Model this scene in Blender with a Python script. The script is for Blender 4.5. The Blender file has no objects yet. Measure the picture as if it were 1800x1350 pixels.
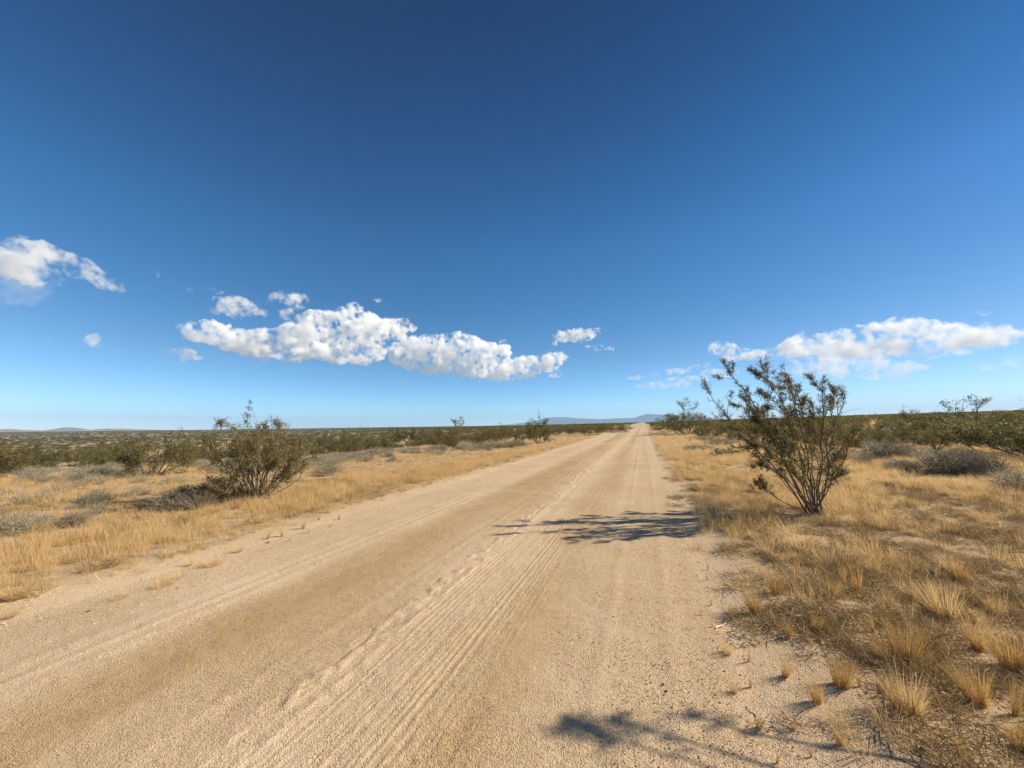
import bpy, math, random
import numpy as np
from mathutils import Vector, Matrix

R = math.radians
rng = np.random.default_rng(7)
random.seed(7)
scene = bpy.context.scene
COL = scene.collection

# ------------------------------------------------------------------ camera frame
F_PX, W_PX, H_PX = 676.0, 1800.0, 1350.0
YAW, PITCH, ROLL = R(18.7), R(6.25), R(0.7)
CAM_H = 1.6
FWD = np.array([-math.sin(YAW) * math.cos(PITCH), math.cos(YAW) * math.cos(PITCH), math.sin(PITCH)])
R0 = np.array([math.cos(YAW), math.sin(YAW), 0.0])
U0 = np.cross(R0, FWD)
RGT = R0 * math.cos(ROLL) - U0 * math.sin(ROLL)
UPV = U0 * math.cos(ROLL) + R0 * math.sin(ROLL)
HFWD = np.array([-math.sin(YAW), math.cos(YAW), 0.0])

def ray(u, v):
    d = FWD + RGT * ((u - W_PX / 2) / F_PX) - UPV * ((v - H_PX / 2) / F_PX)
    return d / np.linalg.norm(d)

def project(p):
    d = np.asarray(p, float) - CAM
    z = d @ FWD
    return (W_PX / 2 + F_PX * (d @ RGT) / z, H_PX / 2 - F_PX * (d @ UPV) / z, z)

# ------------------------------------------------------------------ noise helpers
def _hash(ix, iy, seed):
    h = (ix.astype(np.int64) * 374761393 + iy.astype(np.int64) * 668265263 + seed * 974634777) & 0xFFFFFFFF
    h = ((h ^ (h >> 13)) * 1274126177) & 0xFFFFFFFF
    return ((h ^ (h >> 16)) & 0xFFFF) / 65535.0

def vnoise(x, y, seed=0):
    x = np.asarray(x, float); y = np.asarray(y, float)
    ix, iy = np.floor(x), np.floor(y)
    fx, fy = x - ix, y - iy
    fx = fx * fx * (3 - 2 * fx); fy = fy * fy * (3 - 2 * fy)
    a = _hash(ix, iy, seed); b = _hash(ix + 1, iy, seed)
    c = _hash(ix, iy + 1, seed); d = _hash(ix + 1, iy + 1, seed)
    return (a * (1 - fx) + b * fx) * (1 - fy) + (c * (1 - fx) + d * fx) * fy

def fbm(x, y, seed=0, octv=4):
    s, a, t = 0.0, 0.5, 0.0
    for k in range(octv):
        s = s + a * vnoise(x * 2 ** k + 17.3 * k, y * 2 ** k - 9.1 * k, seed + k)
        t += a; a *= 0.5
    return s / t

def sstep(a, b, x):
    t = np.clip((np.asarray(x, float) - a) / (b - a), 0, 1)
    return t * t * (3 - 2 * t)

# ------------------------------------------------------------------ terrain
ROAD_L, ROAD_R = -5.35, 0.75
TH = [-180, -90, -53, -41.6, -28.7, -16.5, 8.4, 16.5, 19, 26, 40.6, 53, 90, 180]
TE = [.005, 0, 0, 0, .0012, .0036, .0040, .0056, .006, .0085, .0135, .0160, .017, .005]
VH = [-180, -90, -30, -15, 0, 10, 180]
VD = [0, 7.0, 7.0, 4.0, 1.2, 0, 0]

def h0(x, y):
    x = np.asarray(x, float); y = np.asarray(y, float)
    r = np.hypot(x, y)
    th = np.degrees(np.arctan2(x, y)) + math.degrees(YAW)
    th = (th + 180) % 360 - 180
    e = np.interp(th, TH, TE)
    vd = np.interp(th, VH, VD)
    z = e * np.minimum(r, 700) * sstep(10, 70, r)
    z = z - vd * sstep(13, 120, r) * (1 - sstep(160, 2800, r))
    return z

def ground_z(x, y):
    x = np.asarray(x, float); y = np.asarray(y, float)
    r = np.hypot(x, y)
    off = np.maximum(ROAD_L - x, x - ROAD_R)
    away = sstep(-0.3, 1.6, off)
    near = 1 - sstep(60, 160, r)
    z = h0(x, y)
    z = z + away * near * (0.11 * (fbm(x * .35, y * .35, 3) - .45) + 0.035 * (fbm(x * 2.2, y * 2.2, 5) - .5))
    z = z + 0.05 * np.exp(-((off - 0.5) / 0.5) ** 2) * near
    z = z - 0.05 * (1 - sstep(-0.75, -0.1, off)) * sstep(-4, -1, y + 0 * x)
    return z

CAM = np.array([0.0, 0.0, float(h0(0.0, 0.0)) + CAM_H])

def at(u, v):
    """The ground point seen at a pixel of the photograph."""
    d = ray(u, v)
    t0, t = 0.0, 0.5
    while t < 6000:
        p = CAM + d * t
        if p[2] <= float(h0(p[0], p[1])):
            break
        t0 = t; t *= 1.03
    lo, hi = t0, t
    for _ in range(30):
        m = (lo + hi) / 2
        p = CAM + d * m
        if p[2] <= float(h0(p[0], p[1])): hi = m
        else: lo = m
    p = CAM + d * hi
    return np.array([p[0], p[1], float(ground_z(p[0], p[1]))])

def depth_of(p):
    return float((np.asarray(p) - CAM) @ FWD)

# ------------------------------------------------------------------ object helpers
def tag(o, label=None, cat=None, group=None, kind=None):
    if label: o['label'] = label
    if cat: o['category'] = cat
    if group: o['group'] = group
    if kind: o['kind'] = kind
    return o

def mesh_np(name, verts, faces, mat, attrs=None, smooth=False):
    """verts (N,3); faces: array (M,3) or (M,4), or a list of such arrays."""
    me = bpy.data.meshes.new(name)
    verts = np.asarray(verts, np.float32)
    fl = faces if isinstance(faces, list) else [faces]
    fl = [np.asarray(f, np.int32) for f in fl if len(f)]
    me.vertices.add(len(verts)); me.vertices.foreach_set('co', verts.ravel())
    li = np.concatenate([f.ravel() for f in fl])
    sizes = np.concatenate([np.full(len(f), f.shape[1], np.int32) for f in fl])
    me.loops.add(len(li)); me.loops.foreach_set('vertex_index', li)
    me.polygons.add(len(sizes))
    me.polygons.foreach_set('loop_start', np.concatenate([[0], np.cumsum(sizes)[:-1]]).astype(np.int32))
    if smooth:
        me.polygons.foreach_set('use_smooth', np.ones(len(sizes), bool))
    for k, a in (attrs or {}).items():
        at_ = me.attributes.new(k, 'FLOAT', 'POINT')
        at_.data.foreach_set('value', np.asarray(a, np.float32))
    me.update(calc_edges=True)
    if mat: me.materials.append(mat)
    return me

def link(name, me, parent=None, loc=None):
    o = bpy.data.objects.new(name, me); COL.objects.link(o)
    if parent: o.parent = parent
    if loc is not None: o.location = loc
    return o

def empty(name, loc=(0, 0, 0), rz=0.0):
    o = bpy.data.objects.new(name, None); COL.objects.link(o)
    o.empty_display_size = 0.2
    o.location = loc; o.rotation_euler = (0, 0, rz)
    return o

def copy_tree(o, parent=None):
    c = o.copy(); COL.objects.link(c)
    c.parent = parent
    for ch in list(o.children):
        copy_tree(ch, c)
    return c

# ------------------------------------------------------------------ materials
class NT:
    def __init__(self, name):
        self.m = bpy.data.materials.new(name); self.m.use_nodes = True
        self.t = self.m.node_tree; self.t.nodes.clear()
        self.out = self.n('ShaderNodeOutputMaterial')
    def n(self, ty, **kw):
        nd = self.t.nodes.new(ty)
        for k, v in kw.items():
            if k in nd.inputs: nd.inputs[k].default_value = v
            else: setattr(nd, k, v)
        return nd
    def l(self, a, b): self.t.links.new(a, b)
    def noise(self, vec, scale, detail=3, rough=.55):
        nd = self.n('ShaderNodeTexNoise'); nd.inputs['Scale'].default_value = scale
        nd.inputs['Detail'].default_value = detail; nd.inputs['Roughness'].default_value = rough
        if vec is not None: self.l(vec, nd.inputs['Vector'])
        return nd.outputs['Fac']
    def ramp(self, fac, stops):
        nd = self.n('ShaderNodeValToRGB'); cr = nd.color_ramp
        while len(cr.elements) < len(stops): cr.elements.new(0.5)
        for e, (p, c) in zip(cr.elements, stops):
            e.position = p; e.color = (*c, 1) if len(c) == 3 else c
        self.l(fac, nd.inputs['Fac']); return nd.outputs['Color']
    def mapr(self, v, a, b, c=0., d=1.):
        nd = self.n('ShaderNodeMapRange'); self.l(v, nd.inputs['Value'])
        for k, x in zip(('From Min', 'From Max', 'To Min', 'To Max'), (a, b, c, d)): nd.inputs[k].default_value = x
        return nd.outputs['Result']
    def math(self, op, a, b=None):
        nd = self.n('ShaderNodeMath', operation=op)
        for i, x in enumerate((a, b)):
            if x is None: continue
            if isinstance(x, (int, float)): nd.inputs[i].default_value = x
            else: self.l(x, nd.inputs[i])
        return nd.outputs[0]
    def mix(self, fac, a, b, mode='MIX'):
        nd = self.n('ShaderNodeMix', data_type='RGBA', blend_type=mode)
        for s, x in ((nd.inputs['Factor'], fac), (nd.inputs['A'], a), (nd.inputs['B'], b)):
            if isinstance(x, (int, float)): s.default_value = x
            elif isinstance(x, tuple): s.default_value = (*x, 1)
            else: self.l(x, s)
        return nd.outputs['Result']
    def attr(self, name):
        nd = self.n('ShaderNodeAttribute', attribute_name=name); return nd.outputs['Fac']
    def pos(self):
        return self.n('ShaderNodeNewGeometry').outputs['Position']

def sand_material():
    t = NT('desert_sand')
    p = t.pos()
    big = t.noise(p, .55, 4); mid = t.noise(p, 5.0, 4); fine = t.noise(p, 55, 4, .7); grit = t.noise(p, 190, 2, .6)
    pale = t.ramp(big, [(.3, (.51, .385, .245)), (.7, (.61, .475, .32))])
    brown = t.ramp(mid, [(.3, (.395, .265, .130)), (.75, (.47, .33, .175))])
    col = t.mix(t.attr('brown'), pale, brown)
    litter = t.ramp(mid, [(.3, (.28, .19, .095)), (.7, (.46, .325, .175))])
    lf = t.math('MULTIPLY', t.attr('litter'), t.mapr(t.noise(p, 2.6, 5, .65), .30, .54))
    col = t.mix(lf, col, litter)
    # far scrub plain: patches of bare pale sand and olive brown growth
    far = t.attr('farfield')
    plain = t.ramp(t.noise(p, .045, 6, .65), [(.42, (.085, .080, .038)), (.50, (.20, .155, .075)), (.60, (.50, .39, .25))])
    col = t.mix(far, col, plain)
    col = t.mix(t.mapr(fine, .25, .75, .0, .22), col, (.26, .17, .10))
    col = t.mix(t.mapr(grit, .60, .80, .0, .45), col, (.72, .60, .46))
    col = t.mix(t.mapr(grit, .36, .24, .0, .55), col, (.17, .115, .07))
    gr = t.n('ShaderNodeTexVoronoi'); gr.inputs['Scale'].default_value = 130; t.l(p, gr.inputs['Vector'])       # single grains
    gs = t.n('ShaderNodeSeparateColor'); t.l(gr.outputs['Color'], gs.inputs[0])
    gl = t.ramp(gs.outputs[0], [(.0, (.52, .47, .42)), (.22, (.86, .84, .82)), (.6, (1, 1, 1)), (1, (1.16, 1.15, 1.14))])
    col = t.mix(t.mapr(t.noise(p, 1.8, 3), .35, .6, .35, 1), col, gl, 'MULTIPLY')
    bs = t.n('ShaderNodeBsdfPrincipled'); t.l(col, bs.inputs['Base Color'])
    bs.inputs['Roughness'].default_value = .95; bs.inputs['Specular IOR Level'].default_value = .12
    vor = t.n('ShaderNodeTexVoronoi', feature='SMOOTH_F1'); vor.inputs['Scale'].default_value = 150; t.l(p, vor.inputs['Vector'])
    hgt = t.math('ADD', t.math('MULTIPLY', grit, .5), t.math('MULTIPLY', fine, .9))
    hgt = t.math('SUBTRACT', hgt, t.math('MULTIPLY', vor.outputs['Distance'], .8))
    hgt = t.math('ADD', hgt, t.math('MULTIPLY', t.noise(p, 14, 4), 1.6))
    bp = t.n('ShaderNodeBump'); bp.inputs['Strength'].default_value = .75; bp.inputs['Distance'].default_value = .0085
    t.l(hgt, bp.inputs['Height']); t.l(bp.outputs['Normal'], bs.inputs['Normal'])
    t.l(bs.outputs[0], t.out.inputs['Surface'])
    return t.m

def leaf_material(name, stops, trans=.35, scale=3.0, tone_w=.65):
    t = NT(name)
    fac = t.math('ADD', t.math('MULTIPLY', t.attr('tone'), tone_w), t.math('MULTIPLY', t.noise(t.pos(), scale, 2), 1 - tone_w))
    rnd = t.n('ShaderNodeObjectInfo').outputs['Random']
    fac = t.math('ADD', fac, t.math('MULTIPLY', t.math('SUBTRACT', rnd, .5), .22))
    col = t.ramp(fac, stops)
    bs = t.n('ShaderNodeBsdfPrincipled'); t.l(col, bs.inputs['Base Color'])
    bs.inputs['Roughness'].default_value = .6; bs.inputs['Specular IOR Level'].default_value = .25
    tr = t.n('ShaderNodeBsdfTranslucent'); t.l(col, tr.inputs['Color'])
    mx = t.n('ShaderNodeMixShader'); mx.inputs[0].default_value = trans
    t.l(bs.outputs[0], mx.inputs[1]); t.l(tr.outputs[0], mx.inputs[2])
    t.l(mx.outputs[0], t.out.inputs['Surface'])
    return t.m

def bark_material(name, stops):
    t = NT(name)
    col = t.ramp(t.noise(t.pos(), 22, 4), stops)
    bs = t.n('ShaderNodeBsdfPrincipled'); t.l(col, bs.inputs['Base Color']); bs.inputs['Roughness'].default_value = .75
    t.l(bs.outputs[0], t.out.inputs['Surface'])
    return t.m

M_SAND = sand_material()
M_LEAF = leaf_material('creosote_leaf', [(.15, (.085, .076, .018)), (.5, (.180, .155, .040)), (.85, (.30, .25, .095))], .45)
M_LEAFG = leaf_material('green_leaf', [(.15, (.066, .068, .016)), (.5, (.152, .132, .035)), (.85, (.26, .215, .068))], .45)
M_BARK = bark_material('grey_bark', [(.3, (.060, .044, .032)), (.52, (.15, .118, .09)), (.78, (.42, .36, .29))])
M_TWIG = bark_material('dead_grey_twig', [(.3, (.22, .18, .12)), (.7, (.45, .39, .28))])
M_SAGE = leaf_material('grey_sage_leaf', [(.15, (.20, .18, .11)), (.5, (.37, .34, .22)), (.85, (.51, .475, .33))], .25)
M_GRASS = leaf_material('straw_grass', [(.1, (.40, .265, .11)), (.5, (.71, .51, .245)), (.9, (.82, .65, .37))], .45, .8, .5)
M_GRASSO = leaf_material('ochre_grass', [(.1, (.34, .20, .065)), (.5, (.58, .37, .13)), (.9, (.72, .52, .23))], .4, .8, .5)
M_THATCH = leaf_material('dead_thatch', [(.1, (.19, .125, .055)), (.5, (.37, .26, .12)), (.9, (.60, .44, .22))], .15, 1.2, .6)

# ------------------------------------------------------------------ ground sheet
def build_ground():
    rad = [0.0, .25]
    while rad[-1] < 15000:
        rad.append(rad[-1] * (1.013 if rad[-1] < 200 else 1.03) + .004)
    rad = np.array(rad[1:])
    ax = -math.degrees(YAW)
    angs = np.concatenate([np.arange(-62, 62, .22), np.arange(62, 298, 2.0)])
    a = np.radians(angs + ax)
    rr, aa = np.meshgrid(rad, a, indexing='ij')
    x = rr * np.sin(aa); y = rr * np.cos(aa)
    z = ground_z(x, y)
    nr, na = x.shape
    v = np.stack([x, y, z], -1).reshape(-1, 3)
    idx = np.arange(nr * na).reshape(nr, na)
    nx = np.roll(idx, -1, axis=1)
    q = np.stack([idx[:-1], idx[1:], nx[1:], nx[:-1]], -1).reshape(-1, 4)
    c = len(v); v = np.vstack([v, [[0, 0, float(ground_z(0., 0.))]]])
    tri = np.stack([np.full(na, c), idx[0], nx[0]], -1)
    X, Y = v[:, 0], v[:, 1]; rad_ = np.hypot(X, Y)
    off = np.maximum(ROAD_L - X, X - ROAD_R)
    lit = sstep(-.15, .7, off) * np.where(X < -2, .75, .62 + .13 * sstep(4.5, 8, Y)) * (1 - .5 * sstep(30, 90, rad_))
    far = sstep(120, 420, rad_) * sstep(4, 14, off)
    br = .12 * fbm(X * .2, Y * .2, 21)
    me = mesh_np('ground', v, [q, tri], M_SAND, {'brown': br, 'litter': lit, 'farfield': far}, True)
    tag(link('ground', me), kind='structure')

def build_road():
    xs = np.concatenate([np.arange(-6.1, -4.3, .05), np.arange(-4.3, -2.35, .028), np.arange(-2.35, -.75, .0085), np.arange(-.75, .9, .03), np.arange(.9, 1.45, .05)])
    ys = [.35]
    while ys[-1] < 1500:
        ys.append(ys[-1] + max(.014, ys[-1] * .0085))
    ys = np.concatenate([np.arange(-8, .3, .3), ys])
    y, x = np.meshgrid(ys, xs, indexing='ij')
    wob = .10 * (fbm(y * .12, y * 0, 31) - .5)
    xt = x + wob                                             # the tracks weave a little along the road
    z = h0(x, y) + .016 - .012 * ((x + 2.3) / 3) ** 2
    fade = 1 - sstep(45, 120, y)
    # ribbed tyre and drag-broom lines
    env = sstep(-2.02, -1.9, xt) * (1 - sstep(-1.15, -.80, xt)) * (.45 + .9 * fbm(x * 3, y * .25, 33))
    ph = xt / .052 + .9 * fbm(y * .35, x * 2, 35)
    rib = np.abs(np.sin(math.pi * ph)) ** 1.5
    fine = np.clip(1.6 * np.abs(vnoise(xt / .021, y * .16, 36) - .5) * 2, 0, 1)       # thin grooves that start and stop
    z += fade * env * (.0014 * (rib - .4) + .0036 * (fine - .5) + .003 * (vnoise(x * 60, y * 20, 37) - .5))
    # crumbled berm at the left side of the ribbed band
    be = np.exp(-((xt + 2.03) / .10) ** 2)
    z += fade * be * .015 * sstep(.42, .72, fbm(x * 11, y * 8.0, 41, 3))
    be2 = np.exp(-((xt + 1.88) / .05) ** 2)
    z += fade * be2 * .010 * sstep(.3, .7, fbm(x * 10, y * 9, 43, 3))
    # fainter ridges towards the left shoulder
    for xc, w, hgt in ((-3.72, .05, .006), (-3.90, .04, .006), (-4.12, .06, .004), (-2.42, .05, .006), (-.35, .05, .006), (.12, .06, .006)):
        z += fade * np.exp(-((xt - xc) / w) ** 2) * hgt * (.3 + 1.1 * fbm(x * 3, y * .6, 45))
    env3 = sstep(-4.3, -4.1, xt) * (1 - sstep(-3.7, -3.5, xt))
    z += fade * env3 * .004 * np.abs(np.sin(math.pi * xt / .07))
    z += fade * (.014 * (fbm(x * 1.7, y * .9, 47) - .5) + .008 * (fbm(x * 7, y * 7, 49) - .5))
    # washboard, gentle
    z += fade * .006 * np.sin(y * 2 * math.pi / .75 + 3 * fbm(x * .8, y * .4, 51)) * sstep(-3.6, -3.2, x) * (1 - sstep(-2.5, -2.2, x)) * sstep(5, 12, y)
    # feathered edges dive under the ground
    el = ROAD_L - .05 + .35 * (fbm(x * .6, y * .6, 53) - .5)
    er = ROAD_R + .05 + .45 * (fbm(x * .6, y * .6, 55) - .5)
    o = np.maximum(el - x, x - er)
    z -= .10 * sstep(-.25, .35, o)
    # colour: packed brown wheel paths, paler loose sand between and at the shoulders
    n1 = fbm(x * 1.2, y * .22, 61); n2 = fbm(x * 5, y * .10, 63, 3); n3 = fbm(x * 2.4, y * 1.2, 65)
    def band(c, w, s): return np.exp(-np.abs((xt - c) / w) ** 2.0) * s
    b = band(-3.02, .62, 1.0) + band(-1.0, .36, .85) + band(-2.3, .18, .35) + band(-4.6, .3, .12) + .36 * band(.05, .5, 1)
    b = .90 * b * (.35 + 1.2 * n1) + .42 * (n2 - .42) + .50 * (n3 - .5) * (.3 + b)
    b -= .30 * np.exp(-((xt + 3.8) / .22) ** 2) + .22 * np.exp(-((xt + 1.75) / .25) ** 2)
    b -= .25 * sstep(14, 60, y) * (1 - np.clip(b, 0, 1))
    b = np.clip(b, 0, 1)
    nr, nc = x.shape
    v = np.stack([x, y, z], -1).reshape(-1, 3)
    idx = np.arange(nr * nc).reshape(nr, nc)
    q = np.stack([idx[:-1, :-1], idx[:-1, 1:], idx[1:, 1:], idx[1:, :-1]], -1).reshape(-1, 4)
    me = mesh_np('dirt_road', v, q, M_SAND, {'brown': b.ravel(), 'litter': np.zeros(nr * nc), 'farfield': np.zeros(nr * nc)}, True)
    tag(link('dirt_road', me), kind='structure')

build_ground()
build_road()

# ------------------------------------------------------------------ tubes, leaves, blades
class Tubes:
    def __init__(self, sides=5): self.v, self.f, self.n, self.s = [], [], 0, sides
    def add(self, pts, r0, r1):
        pts = np.asarray(pts, float); k = len(pts)
        tan = np.gradient(pts, axis=0); tan /= np.linalg.norm(tan, axis=1)[:, None] + 1e-9
        ref = np.array([.31, .95, .1]); a = np.cross(tan, ref); a /= np.linalg.norm(a, axis=1)[:, None] + 1e-9
        b = np.cross(tan, a)
        rad = np.linspace(r0, r1, k)[:, None, None]
        ph = np.arange(self.s) / self.s * 2 * math.pi
        ring = pts[:, None] + rad * (a[:, None] * np.cos(ph)[None, :, None] + b[:, None] * np.sin(ph)[None, :, None])
        self.v.append(ring.reshape(-1, 3))
        i = self.n + np.arange(k * self.s).reshape(k, self.s); j = np.roll(i, -1, axis=1)
        self.f.append(np.stack([i[:-1], j[:-1], j[1:], i[1:]], -1).reshape(-1, 4))
        self.n += k * self.s
    def mesh(self, name, mat): return mesh_np(name, np.concatenate(self.v), np.concatenate(self.f), mat, None, True)

def leaf_mesh(name, cen, size, tone, mat, g, up=.2, asp=.5):
    """One small folded leaf (two triangles on a ridge) at every centre."""
    n = len(cen)
    d = g.normal(size=(n, 3)); d[:, 2] += up; d /= np.linalg.norm(d, axis=1)[:, None]
    e = np.cross(d, g.normal(size=(n, 3))); e /= np.linalg.norm(e, axis=1)[:, None] + 1e-9
    s = (size * g.uniform(.6, 1.3, n))[:, None]
    a = cen - d * s * .5; b = cen + e * s * asp * .5; c = cen + d * s * .5; f = cen - e * s * asp * .5
    v = np.stack([a, b, c, f], 1).reshape(-1, 3)
    q = np.arange(4 * n).reshape(n, 4)
    return mesh_np(name, v, q, mat, {'tone': np.repeat(np.clip(tone, 0, 1), 4)})

def wander(p0, d, L, k, g, curl=.25, lift=.0):
    pts = [np.array(p0, float)]; d = np.array(d, float) / np.linalg.norm(d)
    for _ in range(k):
        d = d + g.normal(size=3) * curl + np.array([0, 0, lift]); d /= np.linalg.norm(d)
        pts.append(pts[-1] + d * L / k)
    return np.array(pts)

def along(pts, t):
    t = np.asarray(t) * (len(pts) - 1); i = np.minimum(t.astype(int), len(pts) - 2); f = (t - i)[:, None]
    return pts[i] * (1 - f) + pts[i + 1] * f

def resample(pts, k):
    """Catmull-like smoothing of a polyline into k points."""
    pts = np.asarray(pts, float)
    if len(pts) == 2: return along(pts, np.linspace(0, 1, k))
    tt = np.arange(len(pts)); out = []
    for t in np.linspace(0, len(pts) - 1, k):
        i = min(int(t), len(pts) - 2); f = t - i
        p0, p1, p2, p3 = pts[max(i - 1, 0)], pts[i], pts[i + 1], pts[min(i + 2, len(pts) - 1)]
        out.append(.5 * ((2 * p1) + (p2 - p0) * f + (2 * p0 - 5 * p1 + 4 * p2 - p3) * f * f + (3 * p1 - p0 - 3 * p2 + p3) * f ** 3))
    return np.array(out)

def spray(pts, tubes, cen, tone, g, n_twig, twig_len, leaf_per, t0=.35, spread=.028, base_tone=.5, lean=None):
    """Leafy twigs off a branch: tubes grows, cen and tone collect the leaves."""
    for t in g.uniform(t0, 1, n_twig):
        p = along(pts, np.array([t]))[0]
        i = min(int(t * (len(pts) - 1)), len(pts) - 2); d = pts[i + 1] - pts[i]; d = d / (np.linalg.norm(d) + 1e-9)
        d = d + g.normal(size=3) * .75 + np.array([0, 0, .15])
        if lean is not None: d = d + lean
        tw = wander(p, d, twig_len * g.uniform(.5, 1.3), 3, g, .3, .05)
        tubes.add(tw, .0035, .0012)
        m = max(3, int(leaf_per * g.uniform(.6, 1.4)))
        c = along(tw, g.uniform(.25, 1.0, m)) + g.normal(size=(m, 3)) * spread
        cen.append(c); tone.append(np.full(m, np.clip(base_tone + g.normal() * .2, 0, 1)) + g.normal(size=m) * .09)

def make_creosote(name, h, rad, n_stem, seed, leaf=.028, twigs=9, leaf_per=16, mat=None, tall=0, lean=(0, 0, 0), sides=4, twl=.2, spread=.035):
    """A vase of stems from one foot with leafy outer sprays; a thing with the parts trunk and crown."""
    g = np.random.default_rng(seed)
    tb = Tubes(sides); cen, tone = [], []
    lean = np.array(lean)
    for k in range(n_stem):
        ph = 2 * math.pi * (k + g.uniform(-.4, .4)) / n_stem
        out = rad * (g.uniform(.15, 1.0) ** .6)
        hh = h * g.uniform(.62, 1.0) * (1 - .38 * (out / rad) ** 2.5)
        if k < tall: hh = h * g.uniform(1.18, 1.38); out *= .55
        foot = np.array([math.cos(ph), math.sin(ph), 0]) * g.uniform(.02, .09) * (rad + .2)
        tip = np.array([math.cos(ph) * out, math.sin(ph) * out, hh]) + lean * h
        mid = foot * .4 + tip * .5 + np.array([math.cos(ph) * out * .12, math.sin(ph) * out * .12, -.06 * h]) + g.normal(size=3) * .05 * h
        pts = resample([foot + np.array([0, 0, -.04]), mid, tip], 7)
        pts[1:-1] += g.normal(size=(5, 3)) * .012 * h
        tb.add(pts, g.uniform(.011, .019) * (h / 1.6) ** .5, .004)
        bt = g.uniform(.25, .75)
        spray(pts, tb, cen, tone, g, twigs // 2, twl, leaf_per, .5, spread, bt)
        for j in range(g.integers(2, 5)):
            t = g.uniform(.3, .8); p = along(pts, np.array([t]))[0]
            d = (pts[-1] - pts[0]) + g.normal(size=3) * .45 * h + np.array([math.cos(ph), math.sin(ph), .1]) * .3 * h
            br = wander(p, d, h * g.uniform(.22, .45), 4, g, .16, .06)
            tb.add(br, .007, .0025)
            spray(br, tb, cen, tone, g, twigs, twl, leaf_per, .25, spread, np.clip(bt + g.normal() * .15, 0, 1))
    root = empty(name)
    link('trunk', tb.mesh('trunk', M_BARK), root)
    cen = np.concatenate(cen); tone = np.concatenate(tone)
    cen[:, 2] = np.maximum(cen[:, 2], .03)
    link('crown', leaf_mesh('crown', cen, leaf, tone, mat or M_LEAF, g), root)
    return root

def make_sage(name, h, rad, seed, n=90, mat=None):
    """A low twiggy dome: fine grey stems fanned from one foot, tiny pale leaves near their ends."""
    g = np.random.default_rng(seed)
    tb = Tubes(3); cen, tone = [], []
    for k in range(n):
        ph = g.uniform(0, 2 * math.pi); el = math.asin(g.uniform(.08, 1))
        d = np.array([math.cos(ph) * math.cos(el), math.sin(ph) * math.cos(el), math.sin(el)])
        L = 1 / math.sqrt((math.cos(el) / rad) ** 2 + (math.sin(el) / h) ** 2) * g.uniform(.75, 1.1)
        p = wander(np.array([d[0] * .08, d[1] * .08, 0]), d, L, 4, g, .12, .05)
        tb.add(p, .0045, .0018)
        for j in range(3):
            t = g.uniform(.3, .85); q = along(p, np.array([t]))[0]
            tw = wander(q, d + g.normal(size=3) * .5, L * g.uniform(.2, .4), 2, g, .25, .1)
            tb.add(tw, .003, .0014)
            m = g.integers(6, 13)
            cen.append(along(tw, g.uniform(.2, 1, m)) + g.normal(size=(m, 3)) * .013)
            tone.append(np.full(m, g.uniform(.1, .9)) + g.normal(size=m) * .08)
    root = empty(name)
    link('trunk', tb.mesh('trunk', M_TWIG), root)
    link('crown', leaf_mesh('crown', np.concatenate(cen), .027, np.concatenate(tone), mat or M_SAGE, g, .6, .4), root)
    return root

def blades_mesh(name, n, h, rad, seed, mat, lean=(-.10, 0), wid=.0042, splay=.30, curl=.25, flat=False):
    """A tuft: n tapering curved blades from a small disc."""
    g = np.random.default_rng(seed)
    ph = g.uniform(0, 2 * math.pi, n); rr = rad * np.sqrt(g.uniform(0, 1, n))
    b = np.stack([rr * np.cos(ph), rr * np.sin(ph), g.uniform(.0, .03, n) if flat else np.full(n, -.015)], -1)
    L = h * (.22 + .88 * g.uniform(0, 1, n) ** .85)
    if flat:
        d = g.normal(size=(n, 3)); d[:, 2] = np.abs(d[:, 2]) * .28 + .05
    else:
        d = np.stack([np.cos(ph) * splay * g.uniform(0, 1, n) + lean[0], np.sin(ph) * splay * g.uniform(0, 1, n) + lean[1], np.ones(n)], -1) + g.normal(size=(n, 3)) * .10
    d /= np.linalg.norm(d, axis=1)[:, None]
    sidev = np.cross(d, g.normal(size=(n, 3))); sidev /= np.linalg.norm(sidev, axis=1)[:, None] + 1e-9
    bend = np.stack([np.cos(ph) + lean[0] * 4, np.sin(ph) + lean[1] * 4, np.full(n, .12 if flat else -.55)], -1) * (curl * g.uniform(.2, 1.2, n))[:, None]
    V = []
    for t, w in ((0, 1), (.4, .9), (.75, .6), (1, .12)):
        c = b + d * (L * t)[:, None] + bend * (L * t * t)[:, None] * .5
        s = sidev * (wid * w * .5)
        V += [c - s, c + s]
    v = np.stack(V, 1).reshape(-1, 3)
    base = np.arange(n)[:, None] * 8
    q = np.concatenate([base + np.array([[2 * i, 2 * i + 1, 2 * i + 3, 2 * i + 2]]) for i in range(3)])
    return mesh_np(name, v, q, mat, {'tone': np.repeat(np.clip(g.normal(.5, .22, n), 0, 1), 8)})

# ------------------------------------------------------------------ scatter (stuff only)
def protos(cname, meshes):
    c = bpy.data.collections.new(cname)
    for i, me in enumerate(meshes):
        c.objects.link(bpy.data.objects.new(f'{cname}_{i}', me))
    return c

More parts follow.
